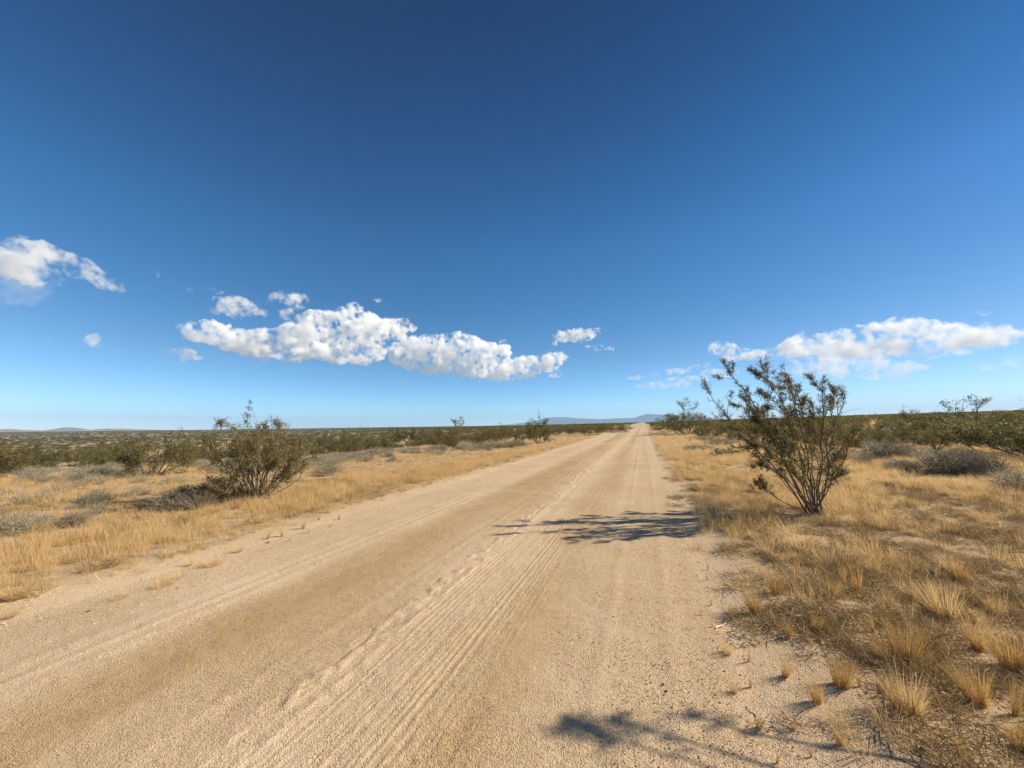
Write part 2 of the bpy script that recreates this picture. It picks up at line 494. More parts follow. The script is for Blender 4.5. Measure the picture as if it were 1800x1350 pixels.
def scatter(name, coll, pts, rot, scl, kind='stuff', label=None, cat=None):
    me = bpy.data.meshes.new(name); n = len(pts)
    me.vertices.add(n); me.vertices.foreach_set('co', np.asarray(pts, np.float32).ravel())
    a = me.attributes.new('rot', 'FLOAT_VECTOR', 'POINT'); a.data.foreach_set('vector', np.asarray(rot, np.float32).ravel())
    a = me.attributes.new('scl', 'FLOAT_VECTOR', 'POINT'); a.data.foreach_set('vector', np.asarray(scl, np.float32).ravel())
    a = me.attributes.new('pick', 'INT', 'POINT'); a.data.foreach_set('value', rng.integers(0, len(coll.objects), n).astype(np.int32))
    o = link(name, me)
    ng = bpy.data.node_groups.new(name, 'GeometryNodeTree')
    ng.interface.new_socket('Geometry', in_out='INPUT', socket_type='NodeSocketGeometry')
    ng.interface.new_socket('Geometry', in_out='OUTPUT', socket_type='NodeSocketGeometry')
    N, Lk = ng.nodes.new, ng.links.new
    gi, go = N('NodeGroupInput'), N('NodeGroupOutput')
    ci = N('GeometryNodeCollectionInfo'); ci.inputs['Collection'].default_value = coll
    ci.inputs['Separate Children'].default_value = True; ci.inputs['Reset Children'].default_value = True
    ip = N('GeometryNodeInstanceOnPoints'); ip.inputs['Pick Instance'].default_value = True
    def named(k, ty):
        nd = N('GeometryNodeInputNamedAttribute'); nd.data_type = ty; nd.inputs['Name'].default_value = k
        return nd.outputs['Attribute']
    Lk(gi.outputs[0], ip.inputs['Points']); Lk(ci.outputs[0], ip.inputs['Instance'])
    Lk(named('pick', 'INT'), ip.inputs['Instance Index'])
    Lk(named('scl', 'FLOAT_VECTOR'), ip.inputs['Scale'])
    e2r = N('FunctionNodeEulerToRotation'); Lk(named('rot', 'FLOAT_VECTOR'), e2r.inputs[0]); Lk(e2r.outputs[0], ip.inputs['Rotation'])
    Lk(ip.outputs[0], go.inputs[0])
    md = o.modifiers.new('scatter', 'NODES'); md.node_group = ng
    return tag(o, label, cat, None, kind)
# ------------------------------------------------------------------ dry grass (stuff)
AXDEG = -math.degrees(YAW)
def sector_points(r0, r1, dens, half=64):
    n = int(dens * .5 * R(2 * half) * (r1 ** 2 - r0 ** 2))
    r = np.sqrt(rng.uniform(r0 ** 2, r1 ** 2, n)); a = np.radians(rng.uniform(-half, half, n) + AXDEG)
    return r * np.sin(a), r * np.cos(a)

def grass_mask(x, y):
    ol, orr = ROAD_L - x, x - ROAD_R
    n1 = fbm(x * .9, y * .9, 71); n2 = fbm(x * .22, y * .22, 73); n3 = fbm(x * 2.8, y * 2.8, 75, 3)
    left = 1.25 * sstep(.02, .35, ol + .5 * (n1 - .5)) * (1 - .72 * sstep(2.2, 4.2, ol + 2 * (n2 - .5))) * sstep(.30, .55, .5 * n1 + .5 * n3 + .22 * (1 - sstep(2.5, 5, ol)))
    dist = sstep(4.0, 7.0, y + 1.5 * (n2 - .5))
    right = sstep(-.1, .55, orr + .9 * (n1 - .5)) * (.55 + .45 * dist) * sstep(.42, .58, .55 * n1 + .45 * n3 + .06 * dist) * (1 - .3 * sstep(25, 60, y))
    right = right * (1 - .75 * np.exp(-((x - 2.2) / 1.3) ** 2 - ((y - 6.9) / .8) ** 2))
    return np.where(x < -2, left, right)

def grass_points(bands):
    P, S = [], []
    for r0, r1, dens, wid, hgt in bands:
        x, y = sector_points(r0, r1, dens)
        k = rng.uniform(0, 1, len(x)) < grass_mask(x, y)
        x, y = x[k], y[k]
        hn = (.30 + 1.05 * fbm(x * .8, y * .8, 77)) * np.where(x < -2, .54 + .26 * sstep(.2, 1.2, ROAD_L - x), .62 + .34 * sstep(3.5, 7.5, y))
        P.append(np.stack([x, y, ground_z(x, y)], -1))
        s = rng.uniform(.65, 1.25, len(x)) * hn
        S.append(np.stack([s * wid, s * wid, s * hgt], -1))
    return np.concatenate(P), np.concatenate(S)

near_tufts = protos('tuft', [blades_mesh(f'tuft_{i}', 62, .30, .10, 100 + i, M_GRASS, (-.12, -.02), .0026, .42) for i in range(5)]
                    + [blades_mesh(f'tuft_{i}', 56, .23, .09, 110 + i, M_GRASSO, (-.2, 0), .0026, .6) for i in range(2)])
far_tufts = protos('fartuft', [blades_mesh(f'fartuft_{i}', 24, .34, .16, 120 + i, M_GRASS, (-.15, 0), .013, .35) for i in range(4)])

def put_grass(name, coll, bands, label):
    P, S = grass_points(bands)
    rot = np.zeros((len(P), 3)); rot[:, 2] = rng.uniform(-.6, .6, len(P)); rot[:, :2] = rng.normal(size=(len(P), 2)) * .10
    scatter(name, coll, P, rot, S, 'stuff', label, 'grass')

put_grass('dry_grass', near_tufts, [(1.2, 7, 52, 1, 1.0), (7, 14, 52, 1.0, 1.05), (14, 24, 34, 1.3, 1.1)], 'golden dry grass growing along both sides of the dirt road')
put_grass('distant_dry_grass', far_tufts, [(24, 45, 11, 1.0, .9), (45, 100, 3.2, 1.5, .9), (100, 240, .7, 2.6, 1.0)], 'pale dry grass between the bushes farther off')

# dead, flattened growth lying on the sand
mats = protos('litter', [blades_mesh(f'litter_{i}', 90, .10, .11, 140 + i, M_THATCH, (0, 0), .0032, 1, .5, True) for i in range(5)])
P = []
for r0, r1, dens in ((1.2, 6, 190), (6, 14, 70), (14, 30, 12)):
    x, y = sector_points(r0, r1, dens)
    ol, orr = ROAD_L - x, x - ROAD_R
    n = fbm(x * 2.0, y * 2.4, 81); n2 = fbm(x * 5.5, y * 6.5, 83, 3)
    m = np.where(x < -2, .5 * sstep(.1, .5, ol) * sstep(.5, .62, n), sstep(-.15, .6, orr + .9 * (n - .5)) * np.maximum(sstep(.45, .55, .5 * n + .5 * n2) * .8, .34 * sstep(.15, .9, orr)))
    k = rng.uniform(0, 1, len(x)) < m
    P.append(np.stack([x[k], y[k], ground_z(x[k], y[k])], -1))
P = np.concatenate(P); n = len(P)
rot = np.zeros((n, 3)); rot[:, 2] = rng.uniform(0, 6.28, n)
s = rng.uniform(.4, 1.2, (n, 1)); S = np.hstack([s, s, s * rng.uniform(.9, 2.2, (n, 1))])
scatter('dead_grass_litter', mats, P, rot, S, 'stuff', 'brown flattened dead grass lying on the sand beside the road', 'dead grass')

# gravel on the road and shoulder
def stone_mesh(name, seed, mat, sub=1):
    import bmesh
    bm = bmesh.new(); bmesh.ops.create_icosphere(bm, subdivisions=sub, radius=1)
    g = np.random.default_rng(seed); sc = g.uniform(.6, 1.1, 3) * np.array([1, 1, .7])
    dirs = g.normal(size=(7, 3)); dirs /= np.linalg.norm(dirs, axis=1)[:, None]; cut = g.uniform(.55, .9, 7)
    for v in bm.verts:
        p = np.array(v.co)
        for d, c in zip(dirs, cut):
            e = p @ d
            if e > c: p = p - d * (e - c) * .85
        v.co = p * sc * (1 + .06 * g.normal())
    me = bpy.data.meshes.new(name); bm.to_mesh(me); bm.free(); me.materials.append(mat)
    return me
def rock_material(name, stops):
    t = NT(name)
    f = t.math('ADD', t.math('MULTIPLY', t.noise(t.pos(), 9, 4), .55), t.math('MULTIPLY', t.n('ShaderNodeObjectInfo').outputs['Random'], .45))
    bs = t.n('ShaderNodeBsdfPrincipled'); t.l(t.ramp(f, stops), bs.inputs['Base Color']); bs.inputs['Roughness'].default_value = .85
    t.l(bs.outputs[0], t.out.inputs['Surface']); return t.m
M_GRAVEL = rock_material('gravel', [(.25, (.28, .19, .11)), (.5, (.50, .37, .24)), (.75, (.66, .54, .39))])
M_ROCK = rock_material('pale_rock', [(.25, (.52, .43, .33)), (.7, (.72, .64, .53))])
M_DARKROCK = rock_material('dark_rock', [(.25, (.045, .036, .03)), (.7, (.10, .08, .065))])
peb = protos('pebble', [stone_mesh(f'pebble_{i}', 160 + i, M_GRAVEL) for i in range(5)])
P = []
for r0, r1, dens in ((.8, 3.2, 4200), (3.2, 6, 900), (6, 12, 90)):
    x, y = sector_points(r0, r1, dens)
    n = fbm(x * 1.5, y * .5, 91)
    m = .25 + .75 * sstep(-.9, .9, x) + .5 * (x < -4.2)
    m = m * sstep(.25, .6, n) * (1 - .75 * ((x > -2) & (x < -.9)))
    k = rng.uniform(0, 1, len(x)) < m
    x, y = x[k], y[k]
    P.append(np.stack([x, y, np.maximum(h0(x, y) + .013, ground_z(x, y))], -1))
P = np.concatenate(P); n = len(P)
s = .0019 * (1 + rng.pareto(3.0, n)).clip(1, 3.0)[:, None] * (1 + .10 * np.linalg.norm(P[:, :2], axis=1)[:, None])
scatter('gravel', peb, P, rng.uniform(0, 6.28, (n, 3)), np.repeat(s, 3, 1), 'stuff', 'fine loose gravel strewn over the sandy road', 'gravel')

# ------------------------------------------------------------------ individual things
THINGS = []          # (object, kind, position, height)
def reg(o, kind, p, h, label=None, group=None):
    THINGS.append(dict(o=o, kind=kind, p=np.array(p, float), h=h, label=label, group=group))
    return o

# the tall windswept creosote right of the road, stems traced where they stand
HB = at(1424, 905)
HZ = depth_of(HB)
CX = R0; CY = HFWD
def hero_pt(cx, cy, dy):
    """crop coordinates of the enlarged photograph -> local point of the bush, dy metres behind its foot"""
    u, v = 1180 + cx / 4.09, 600 + cy / 4.09
    d = ray(u, v); t = (HZ + dy) / (d @ FWD)
    return CAM + d * t - HB

def hero_bush():
    g = np.random.default_rng(11)
    root = empty('creosote_bush', HB)
    base = (1030, 1235)
    stems = [
        ([base, (900, 1060), (800, 850), (690, 640), (560, 390), (440, 262), (385, 150)], .35, .021, 1.0),
        ([base, (880, 1080), (740, 905), (610, 775), (520, 690), (420, 560), (335, 465), (285, 390), (245, 300)], -.30, .021, .75),
        ([base, (960, 1040), (930, 850), (900, 690), (830, 500), (770, 395), (710, 300), (640, 250), (570, 200)], .55, .019, 1.0),
        ([base, (1000, 1030), (985, 860), (940, 640), (900, 500), (885, 400), (860, 310), (815, 240)], -.20, .018, 1.0),
        ([base, (1010, 1010), (960, 800), (850, 560), (790, 470), (700, 400), (640, 370)], -.55, .016, 1.2),
        ([base, (1050, 1080), (1085, 900), (1080, 700), (1090, 540), (1090, 400), (1050, 320), (985, 245)], .45, .021, 1.2),
        ([base, (1090, 1120), (1130, 930), (1110, 720), (1160, 640), (1200, 540), (1237, 450), (1228, 350)], .10, .019, .6),
        ([base, (1100, 1120), (1160, 960), (1240, 870), (1275, 770), (1310, 680), (1330, 610)], -.15, .014, .35),
        ([base, (930, 1090), (830, 900), (760, 740), (680, 600), (600, 520), (520, 470), (440, 460)], .75, .017, .9),
        ([base, (900, 1120), (760, 960), (650, 830), (560, 790), (430, 800), (310, 820)], -.45, .010, .15),
        ([base, (930, 1215), (840, 1170), (760, 1120), (680, 1060), (640, 1000)], -.5, .012, .5),
        ([base, (960, 1080), (870, 940), (760, 830), (640, 760), (560, 740)], -.65, .015, 1.1),
        ([base, (990, 1060), (930, 930), (820, 800), (720, 690), (640, 600), (590, 560)], .2, .016, 1.2),
        ([base, (1020, 1060), (1010, 900), (1000, 740), (960, 600), (940, 480), (960, 420)], -.7, .016, 1.1),
        ([base, (1060, 1060), (1060, 900), (1020, 760), (1010, 640), (1030, 540), (1000, 430)], .8, .016, 1.1),
        ([base, (1080, 1100), (1110, 980), (1150, 900), (1190, 850), (1220, 830)], .5, .013, .9),
        ([base, (1060, 1120), (1130, 1040), (1190, 980), (1235, 950)], -.4, .012, .9),
        ([base, (950, 1130), (870, 1030), (760, 950), (680, 900), (590, 900)], .6, .013, .9),
        ([base, (1040, 1060), (1090, 880), (1150, 760), (1170, 640), (1150, 500), (1170, 400), (1160, 330)], -.45, .015, .7),
        ([base, (940, 1100), (880, 1000), (830, 880), (800, 760), (740, 640), (690, 520), (700, 440)], .9, .015, 1.2),
        ([base, (1000, 1120), (930, 1010), (880, 930), (860, 850), (880, 740)], -.8, .013, 1.2),
        ([base, (1010, 1100), (970, 1000), (960, 900), (900, 780), (870, 640), (820, 560)], .1, .015, 1.2),
    ]
    cen, tone = [], []
    lean = np.array([-CX[0], -CX[1], .15]) * .35
    for pts, dy, r, leafy in stems:
        k = len(pts)
        lp = np.array([hero_pt(x, y, dy * (i / (k - 1)) ** .8) for i, (x, y) in enumerate(pts)])
        lp[0, 2] = -.05
        lp[0, :2] += g.normal(size=2) * .085
        pl = resample(lp, 16); pl[1:-1] += g.normal(size=(14, 3)) * .008
        tb = Tubes(5); tb.add(pl, r * .8, .003)
        for j in range(9):                                        # bare dead twigs
            q = along(pl, g.uniform(.15, .8, 1))[0]
            tb.add(wander(q, (pl[-1] - pl[0]) / np.linalg.norm(pl[-1] - pl[0]) + g.normal(size=3) * .8, g.uniform(.12, .4), 4, g, .22), .003, .001)
        bt = g.uniform(.3, .7)
        spray(pl, tb, cen, tone, g, int(37 * leafy), .12, 20, .42 if leafy > .5 else .62, .016, bt, lean)
        # tips carry denser plumes
        spray(pl, tb, cen, tone, g, int(15 * min(leafy, 1)), .11, 30, .84, .018, bt + .15, lean)
        for j in range(int(6 * leafy + 1)):
            t = g.uniform(.32, .85); p = along(pl, np.array([t]))[0]
            d = pl[-1] - pl[0]; d = d / np.linalg.norm(d) + g.normal(size=3) * .42 + lean * .6
            br = wander(p, d, g.uniform(.25, .52), 5, g, .14, .05)
            tb.add(br, .006, .002)
            spray(br, tb, cen, tone, g, int(12 * min(leafy, 1)) + 1, .11, 21, .35, .016, np.clip(bt + g.normal() * .15, 0, 1), lean)
        link('stem', tb.mesh('stem', M_BARK), root)
    cen = np.concatenate(cen); tone = np.concatenate(tone)
    link('foliage', leaf_mesh('foliage', cen, .021, tone, M_LEAF, g, .2, .55), root)
    return reg(root, 'creosote bush', HB, 2.6, 'tall windswept creosote bush leaning over the right road edge, its shadow across the road')
hero_bush()

# the broad creosote left of the road with two sprigs above the skyline
def left_bush():
    p = at(452, 877); dz = depth_of(p); px = dz / F_PX
    o = make_creosote('creosote_bush', 150 * px, 86 * px, 28, 21, .034, 12, 20, M_LEAF, 0, (-.03, 0, 0), 5, .15, .026)
    o.location = p
    g = np.random.default_rng(5)
    tb = Tubes(5); cen, tone = [], []
    for pts, leafy in (([(452, 877), (430, 830), (400, 780), (390, 755), (386, 742)], 10), ([(455, 877), (470, 820), (482, 780), (492, 757), (486, 742)], 9),
                       ([(450, 877), (435, 800), (425, 765), (412, 752)], 5), ([(450, 877), (455, 800), (462, 765), (462, 752)], 5)):
        lp = np.array([CAM + ray(u, v) * (dz + .1 * i) / (ray(u, v) @ FWD) - p for i, (u, v) in enumerate(pts)])
        pl = resample(lp, 10); tb.add(pl, .014, .004)
        spray(pl, tb, cen, tone, g, leafy * 2, .17, 24, .80, .028, .5)
        spray(pl, tb, cen, tone, g, leafy, .2, 14, .45, .03, .5)
    link('sprig', tb.mesh('sprig', M_BARK), o)
    link('sprig_foliage', leaf_mesh('sprig_foliage', np.concatenate(cen), .03, np.concatenate(tone), M_LEAF, g), o)
    reg(o, 'creosote bush', p, 1.8, 'broad olive creosote bush by the left roadside grass, two sprigs rising above the skyline')
left_bush()

# the bush beside the camera, out of the frame, whose shadow lies across the road's near edge
def side_bush():
    w = lambda xc, zc, h: np.array([*(CX * xc + CY * zc)[:2], h])
    b = w(3.6, .85, 0); b[2] = float(ground_z(b[0], b[1]))
    root = empty('creosote_bush', b)
    g = np.random.default_rng(3); tb = Tubes(5); cen, tone = [], []
    tips = [(w(4.36, 2.87, 2.66), 20), (w(4.42, 2.85, 2.53), 11), (w(4.56, 2.85, 2.37), 9), (w(4.0, 2.3, 1.7), 3), (w(5.3, 1.6, 2.0), 21), (w(5.6, .8, 1.9), 21), (w(4.6, .2, 1.9), 21), (w(5.4, 2.4, 1.7), 18), (w(4.3, .3, 1.6), 16)]
    for tip, tw in tips:
        tip = tip + np.array([0, 0, b[2]]) - b
        mid = tip * .5 + (w(-.45, .32, -.0) if tw in (20, 11, 9, 3) else np.array([0, 0, -.18])) + g.normal(size=3) * .05
        pl = resample([np.array([0, 0, -.05]), mid, tip], 12); pl[1:-1] += g.normal(size=(10, 3)) * .012
        tb.add(pl, .018, .004)
        spray(pl, tb, cen, tone, g, tw, .13, 30, .84, .024, .5)
        spray(pl, tb, cen, tone, g, tw // 4, .2, 12, .45, .03, .5)
    link('trunk', tb.mesh('trunk', M_BARK), root)
    link('crown', leaf_mesh('crown', np.concatenate(cen), .026, np.concatenate(tone), M_LEAF, g), root)
    reg(root, 'creosote bush', b, 2.2, 'creosote bush just outside the right picture edge, its shadow on the near road edge')
side_bush()

NEAR = [make_creosote('creosote_bush', 1.5, r_, n_, 200 + i, .050, 9, 15, M_LEAF if i % 3 == 1 else M_LEAFG, t_, (random.uniform(-.12, .04), 0, 0), 4, .2, .045)
        for i, (r_, n_, t_) in enumerate(((1.15, 20, 0), (.95, 18, 2), (1.3, 24, 1), (1.0, 18, 0), (1.2, 22, 3), (.8, 14, 1)))]
MID = [make_creosote('creosote_bush', 1.5, r_, n_, 240 + i, .11, 4, 7, M_LEAF if i % 2 else M_LEAFG, t_, (random.uniform(-.1, .04), 0, 0), 3, .24, .10)
       for i, (r_, n_, t_) in enumerate(((1.25, 15, 0), (1.05, 14, 1), (1.5, 18, 1), (1.2, 15, 2)))]
SAGES = [make_sage('grey_bush', .5, r_, 260 + i, n_) for i, (r_, n_) in enumerate(((.5, 110), (.6, 120), (.42, 90), (.55, 100)))]
DARKSAGE = [make_sage('grey_bush', .5, r_, 270 + i, n_, leaf_material('dark_sage_leaf', [(.15, (.10, .085, .052)), (.5, (.20, .17, .11)), (.85, (.32, .275, .19))], .2)) for i, (r_, n_) in enumerate(((.55, 190), (.7, 220)))]
TUFTS = [link('grass_tuft', blades_mesh('grass_tuft', int(n_ * 3), .37, r_, 280 + i, m_, ln, .0027, sp * 1.15, .34)) for i, (n_, r_, m_, ln, sp) in enumerate((
    (110, .07, M_GRASSO, (-.16, -.02), .32), (70, .05, M_GRASSO, (-.22, 0), .22), (130, .09, M_GRASS, (-.12, 0), .45), (60, .045, M_GRASS, (-.08, 0), .55), (45, .035, M_GRASSO, (-.2, 0), .15)))]
_used = {}
def place(proto, p, s, rz, kind, label=None, group=None, h=None):
    """The first placing moves the prototype itself, later ones copy it with its parts."""
    if _used.get(proto.name_full): o = copy_tree(proto)
    else: o = proto; _used[proto.name_full] = True
    s = (s, s, s) if np.isscalar(s) else s
    o.location = p; o.scale = s; o.rotation_euler = (0, 0, rz)
    return reg(o, kind, p, h or 1.5 * s[2], label, group)

TAKEN = [(HB[0], HB[1], 1.2)]
def free(x, y, r):
    return all((x - a) ** 2 + (y - b) ** 2 > (r + c) ** 2 * .6 for a, b, c in TAKEN)

def px_place(kind_protos, u, v, hpx, wpx, kind, label=None, i=None, group=None, base_h=1.5, base_r=1.1):
    p = at(u, v); d = depth_of(p)
    pr = kind_protos[i if i is not None else rng.integers(len(kind_protos))]
    sz = hpx * d / F_PX / base_h; sx = wpx * d / F_PX / 2 / base_r
    TAKEN.append((p[0], p[1], sx * base_r))
    return place(pr, p, (sx, sx, sz), rng.uniform(0, 6.28), kind, label, group)

G_CRE = 'creosote bushes scattered over the desert plain'
G_SAGE = 'grey bushes dotted through the dry grass'
# creosotes the photo shows one by one: foot pixel, height, width
for u, v, hp, wp, i, lab in (
        (382, 884, 36, 90, 3, 'low dark green creosote bush at the left foot of the broad roadside creosote'),
        (270, 836, 70, 92, 0, 'compact rounded green creosote bush standing alone in the grass left of the broad roadside creosote'),
        (946, 781, 36, 62, 1, 'dark creosote bush nearest the left road edge with thin sprigs above the horizon'),
        (792, 785, 30, 80, 4, None), (622, 797, 33, 62, 2, 'dark dense creosote bush with a bare forked foot in the left middle ground'),
        (683, 795, 30, 24, 5, 'narrow stalky creosote bush right of the dark dense one in the left middle ground'),
        (797, 793, 26, 30, 5, None), (1205, 763, 36, 84, 4, 'large dark creosote bush at the right road edge just before the vanishing point'),
        (1172, 760, 18, 44, 0, None), (1290, 766, 24, 60, 2, None), (1712, 776, 48, 140, 4, 'broad creosote bush by the right skyline with a feathery sprig on top'),
        (1812, 806, 74, 170, 2, 'big dark creosote bush cut by the right edge of the picture'),
        (30, 830, 42, 96, 2, None), (142, 818, 28, 40, 0, None), (78, 822, 34, 46, 3, None), (205, 808, 24, 56, 2, None), (172, 806, 22, 50, 0, None),
        (1030, 765, 17, 60, 0, None), (1075, 760, 13, 60, 2, None), (870, 775, 22, 60, 2, None), (720, 782, 26, 70, 3, None), (570, 798, 30, 80, 0, None),
        (530, 800, 34, 70, 3, None), (1345, 768, 26, 60, 3, None), (1762, 792, 48, 130, 0, None), (1655, 768, 30, 90, 3, None), (1440, 764, 24, 60, 0, None), (1615, 750, 26, 70, 2, None)):
    px_place(NEAR, u, v, hp, wp, 'creosote bush', lab, i, G_CRE, 1.22, 1.0)

for u, v, hp, wp, lst, lab in (
        (1565, 806, 32, 66, DARKSAGE, 'spiky dark grey bush alone in the golden grass right of the windswept creosote'),
        (1672, 832, 48, 82, DARKSAGE, 'large dark grey rounded bush in the grass at the right'),
        (1728, 838, 40, 80, DARKSAGE, 'brownish grey bush pressed against the large dark rounded bush at the right'),
        (1795, 862, 48, 90, SAGES, 'pale grey bush at the right edge of the picture'),
        (300, 896, 34, 70, DARKSAGE, 'dark grey bush left of the low green creosote by the roadside'),
        (345, 893, 30, 50, DARKSAGE, 'small dark grey bush touching the low green creosote'),
        (72, 884, 22, 40, SAGES, None), (165, 892, 28, 44, DARKSAGE, None), (170, 905, 22, 34, SAGES, None), (35, 885, 22, 30, SAGES, None), (112, 860, 16, 52, SAGES, None),
        (168, 852, 20, 46, SAGES, None), (242, 872, 18, 40, SAGES, None), (20, 930, 34, 80, SAGES, None), (60, 935, 34, 70, SAGES, 'largest pale grey bush at the far left behind the roadside grass'), (130, 928, 26, 56, DARKSAGE, None),
        (115, 842, 16, 40, SAGES, None), (225, 838, 16, 30, DARKSAGE, None), (178, 866, 10, 32, SAGES, None), (335, 824, 12, 20, SAGES, None), (355, 823, 16, 24, SAGES, None),
        (315, 830, 10, 24, SAGES, None), (305, 850, 14, 46, SAGES, None), (245, 848, 14, 40, SAGES, None), (320, 866, 14, 36, SAGES, None),
        (565, 814, 20, 24, SAGES, None), (605, 806, 10, 28, DARKSAGE, None), (640, 812, 14, 40, SAGES, None), (655, 802, 18, 44, SAGES, None), (690, 812, 14, 18, SAGES, None),
        (720, 796, 14, 50, SAGES, None), (765, 800, 12, 40, SAGES, None), (825, 790, 18, 60, SAGES, None), (870, 788, 16, 50, SAGES, None), (905, 786, 14, 40, DARKSAGE, None),
        (1240, 775, 12, 50, SAGES, None), (1270, 782, 14, 60, SAGES, None), (1530, 768, 14, 50, SAGES, None), (1580, 766, 14, 50, DARKSAGE, None), (1640, 762, 12, 40, SAGES, None), (1700, 770, 18, 60, DARKSAGE, None),
        (1275, 800, 12, 40, DARKSAGE, None), (1225, 790, 10, 50, SAGES, None)):
    px_place(lst, u, v, hp, wp, 'grey bush', lab, None, G_SAGE, .5, .52)

# the rest of the bushes, thrown over the plain by how thickly it is grown
def cre_density(x, y):
    ol, orr = ROAD_L - x, x - ROAD_R
    n = fbm(x * .05, y * .05, 95)
    le = sstep(0, 1, (ol - (17 - 14.5 * sstep(14, 34, y))) / 4)
    ri = sstep(0, 1, (orr - 4.0) / 5) * sstep(17, 32, y + .30 * x)
    return np.where(x < -2, le, ri) * (.45 + .9 * n)

KEEP_CLEAR = [(at(713, 767), .3), (at(108, 829), .4), (at(270, 834), 1.0), (at(946, 781), .9), (at(1205, 763), 1.0)]
def hides(x, y, r):
    """Would a bush here stand in front of one of the landmarks?"""
    u, v, z = project((x, y, 0))
    for q, w_ in KEEP_CLEAR:
        qu, qv, qz = project(q)
        if z < qz + 1 and abs(u - qu) < (r / z + w_ / qz * .6) * F_PX: return True
    return False
cand = []
for r0, r1, dens in ((12, 45, .085), (45, 130, .055)):
    x, y = sector_points(r0, r1, dens, 60)
    k = rng.uniform(0, 1, len(x)) < cre_density(x, y)
    cand += list(zip(x[k], y[k]))
cand.sort(key=lambda q: math.hypot(*q))
nb = 0; FAR_EXTRA = []
for x, y in cand:
    s = rng.uniform(.62, 1.12); r = s * 1.1
    if not free(x, y, r) or hides(x, y, r): continue
    TAKEN.append((x, y, r))
    p = np.array([x, y, float(ground_z(x, y))]); d = math.hypot(x, y)
    if nb < 225:
        pr = (NEAR if d < 42 else MID)[rng.integers(6 if d < 42 else 4)]
        place(pr, p, (s * 1.05, s * 1.05, s * rng.uniform(.85, 1.1)), rng.uniform(0, 6.28), 'creosote bush', None, G_CRE); nb += 1
    else: FAR_EXTRA.append((x, y, s))

nb = 0
x, y = sector_points(7.5, 60, .62, 60)
o = np.argsort(np.hypot(x, y))
for x, y in zip(x[o], y[o]):
    ol, orr = ROAD_L - x, x - ROAD_R
    m = float(sstep(3.5, 5.5, ol) if x < -2 else .55 * sstep(3, 6, orr) * sstep(13, 20, y)) * float(sstep(.38, .6, fbm(np.array([x * .18]), np.array([y * .18]), 97)[0]))
    if rng.uniform() > m or nb >= 200: continue
    s = rng.uniform(.5, 1.05)
    if not free(x, y, s * .5) or hides(x, y, s * .5): continue
    TAKEN.append((x, y, s * .5)); nb += 1
    pr = SAGES[rng.integers(4)] if rng.uniform() < .72 else DARKSAGE[rng.integers(2)]
    place(pr, (x, y, float(ground_z(x, y))), (s, s, s * rng.uniform(.7, 1.1)), rng.uniform(0, 6.28), 'grey bush', None, G_SAGE)

# far scrub beyond them: one mass
far_bush = []
for i in range(5):
    g = np.random.default_rng(300 + i); n = 260
    ph = g.uniform(0, 6.28, n); rr = np.sqrt(g.uniform(0, 1, n)); zz = g.uniform(.12, 1, n) ** .8
    c = np.stack([np.cos(ph) * rr * 1.25, np.sin(ph) * rr * 1.25, zz * 1.5 * (1 - .35 * rr ** 2)], -1)
    far_bush.append(leaf_mesh(f'scrub_{i}', c, .30, np.clip(g.normal(.45, .22, n), 0, 1), M_LEAF if i % 2 else M_LEAFG, g, .2, .6))
scrub = protos('scrub', far_bush)
P, S = [], []
for x, y, s in FAR_EXTRA:
    P.append((x, y)); S.append(s)
for r0, r1, dens, sc in ((130, 300, .032, 1.0), (300, 700, .020, 1.1), (700, 1600, .0062, 1.4), (1600, 3200, .0022, 2.1)):
    x, y = sector_points(r0, r1, dens, 60)
    n = fbm(x * .012, y * .012, 99)
    k = (rng.uniform(0, 1, len(x)) < .35 + 1.1 * (n - .2)) & ((ROAD_L - x > 3) | (x - ROAD_R > 2.5))
    P += list(zip(x[k], y[k])); S += list(sc * rng.uniform(.6, 1.15, k.sum()))
P = np.array(P); S = np.array(S); n = len(P)
rot = np.zeros((n, 3)); rot[:, 2] = rng.uniform(0, 6.28, n)
scatter('distant_scrub', scrub, np.column_stack([P, h0(P[:, 0], P[:, 1])]), rot, np.column_stack([S * 1.1, S * 1.1, S * rng.uniform(.6, 1.0, n)]), 'stuff', 'dark green scrub covering the far plain to the horizon', 'scrub')

# single grass tufts standing apart on the sand
G_R = 'grass tufts standing in the sand right of the road'; G_L = 'small grass tufts on the sandy left road shoulder'
TR = [(1190, 690, 200, 0), (1190, 960, 200, 2), (840, 810, 150, 0), (715, 880, 130, 1), (930, 300, 150, 4), (790, 330, 95, 0), (1380, 430, 170, 2), (1480, 250, 120, 1), (1560, 600, 140, 1),
      (1745, 700, 210, 0), (1560, 900, 180, 0), (1760, 960, 170, 4), (540, 735, 100, 1), (385, 405, 150, 1), (500, 310, 110, 0), (260, 430, 80, 4), (610, 200, 90, 4), (1020, 190, 95, 4), (850, 250, 90, 4),
      (400, 995, 75, 1), (590, 1010, 60, 3), (830, 1110, 70, 1), (1275, 1160, 90, 1), (235, 600, 65, 2), (360, 780, 65, 4), (275, 805, 70, 1), (350, 645, 55, 4), (20, 315, 42, 3), (150, 345, 45, 4),
      (100, 400, 40, 4), (60, 472, 40, 4), (160, 462, 45, 4), (30, 478, 40, 4), (110, 590, 40, 3), (500, 1180, 60, 4), (1070, 700, 120, 1), (1210, 340, 90, 1), (700, 520, 90, 1), (560, 540, 70, 1), (1300, 700, 70, 4),
      (135, 160, 30, 4), (80, 190, 22, 4), (130, 215, 35, 4), (1430, 200, 100, 2), (1660, 420, 90, 2), (940, 820, 80, 4), (680, 1160, 60, 4), (1010, 520, 90, 4), (1480, 1190, 90, 1), (1780, 1150, 140, 0), (1240, 1000, 110, 4)]
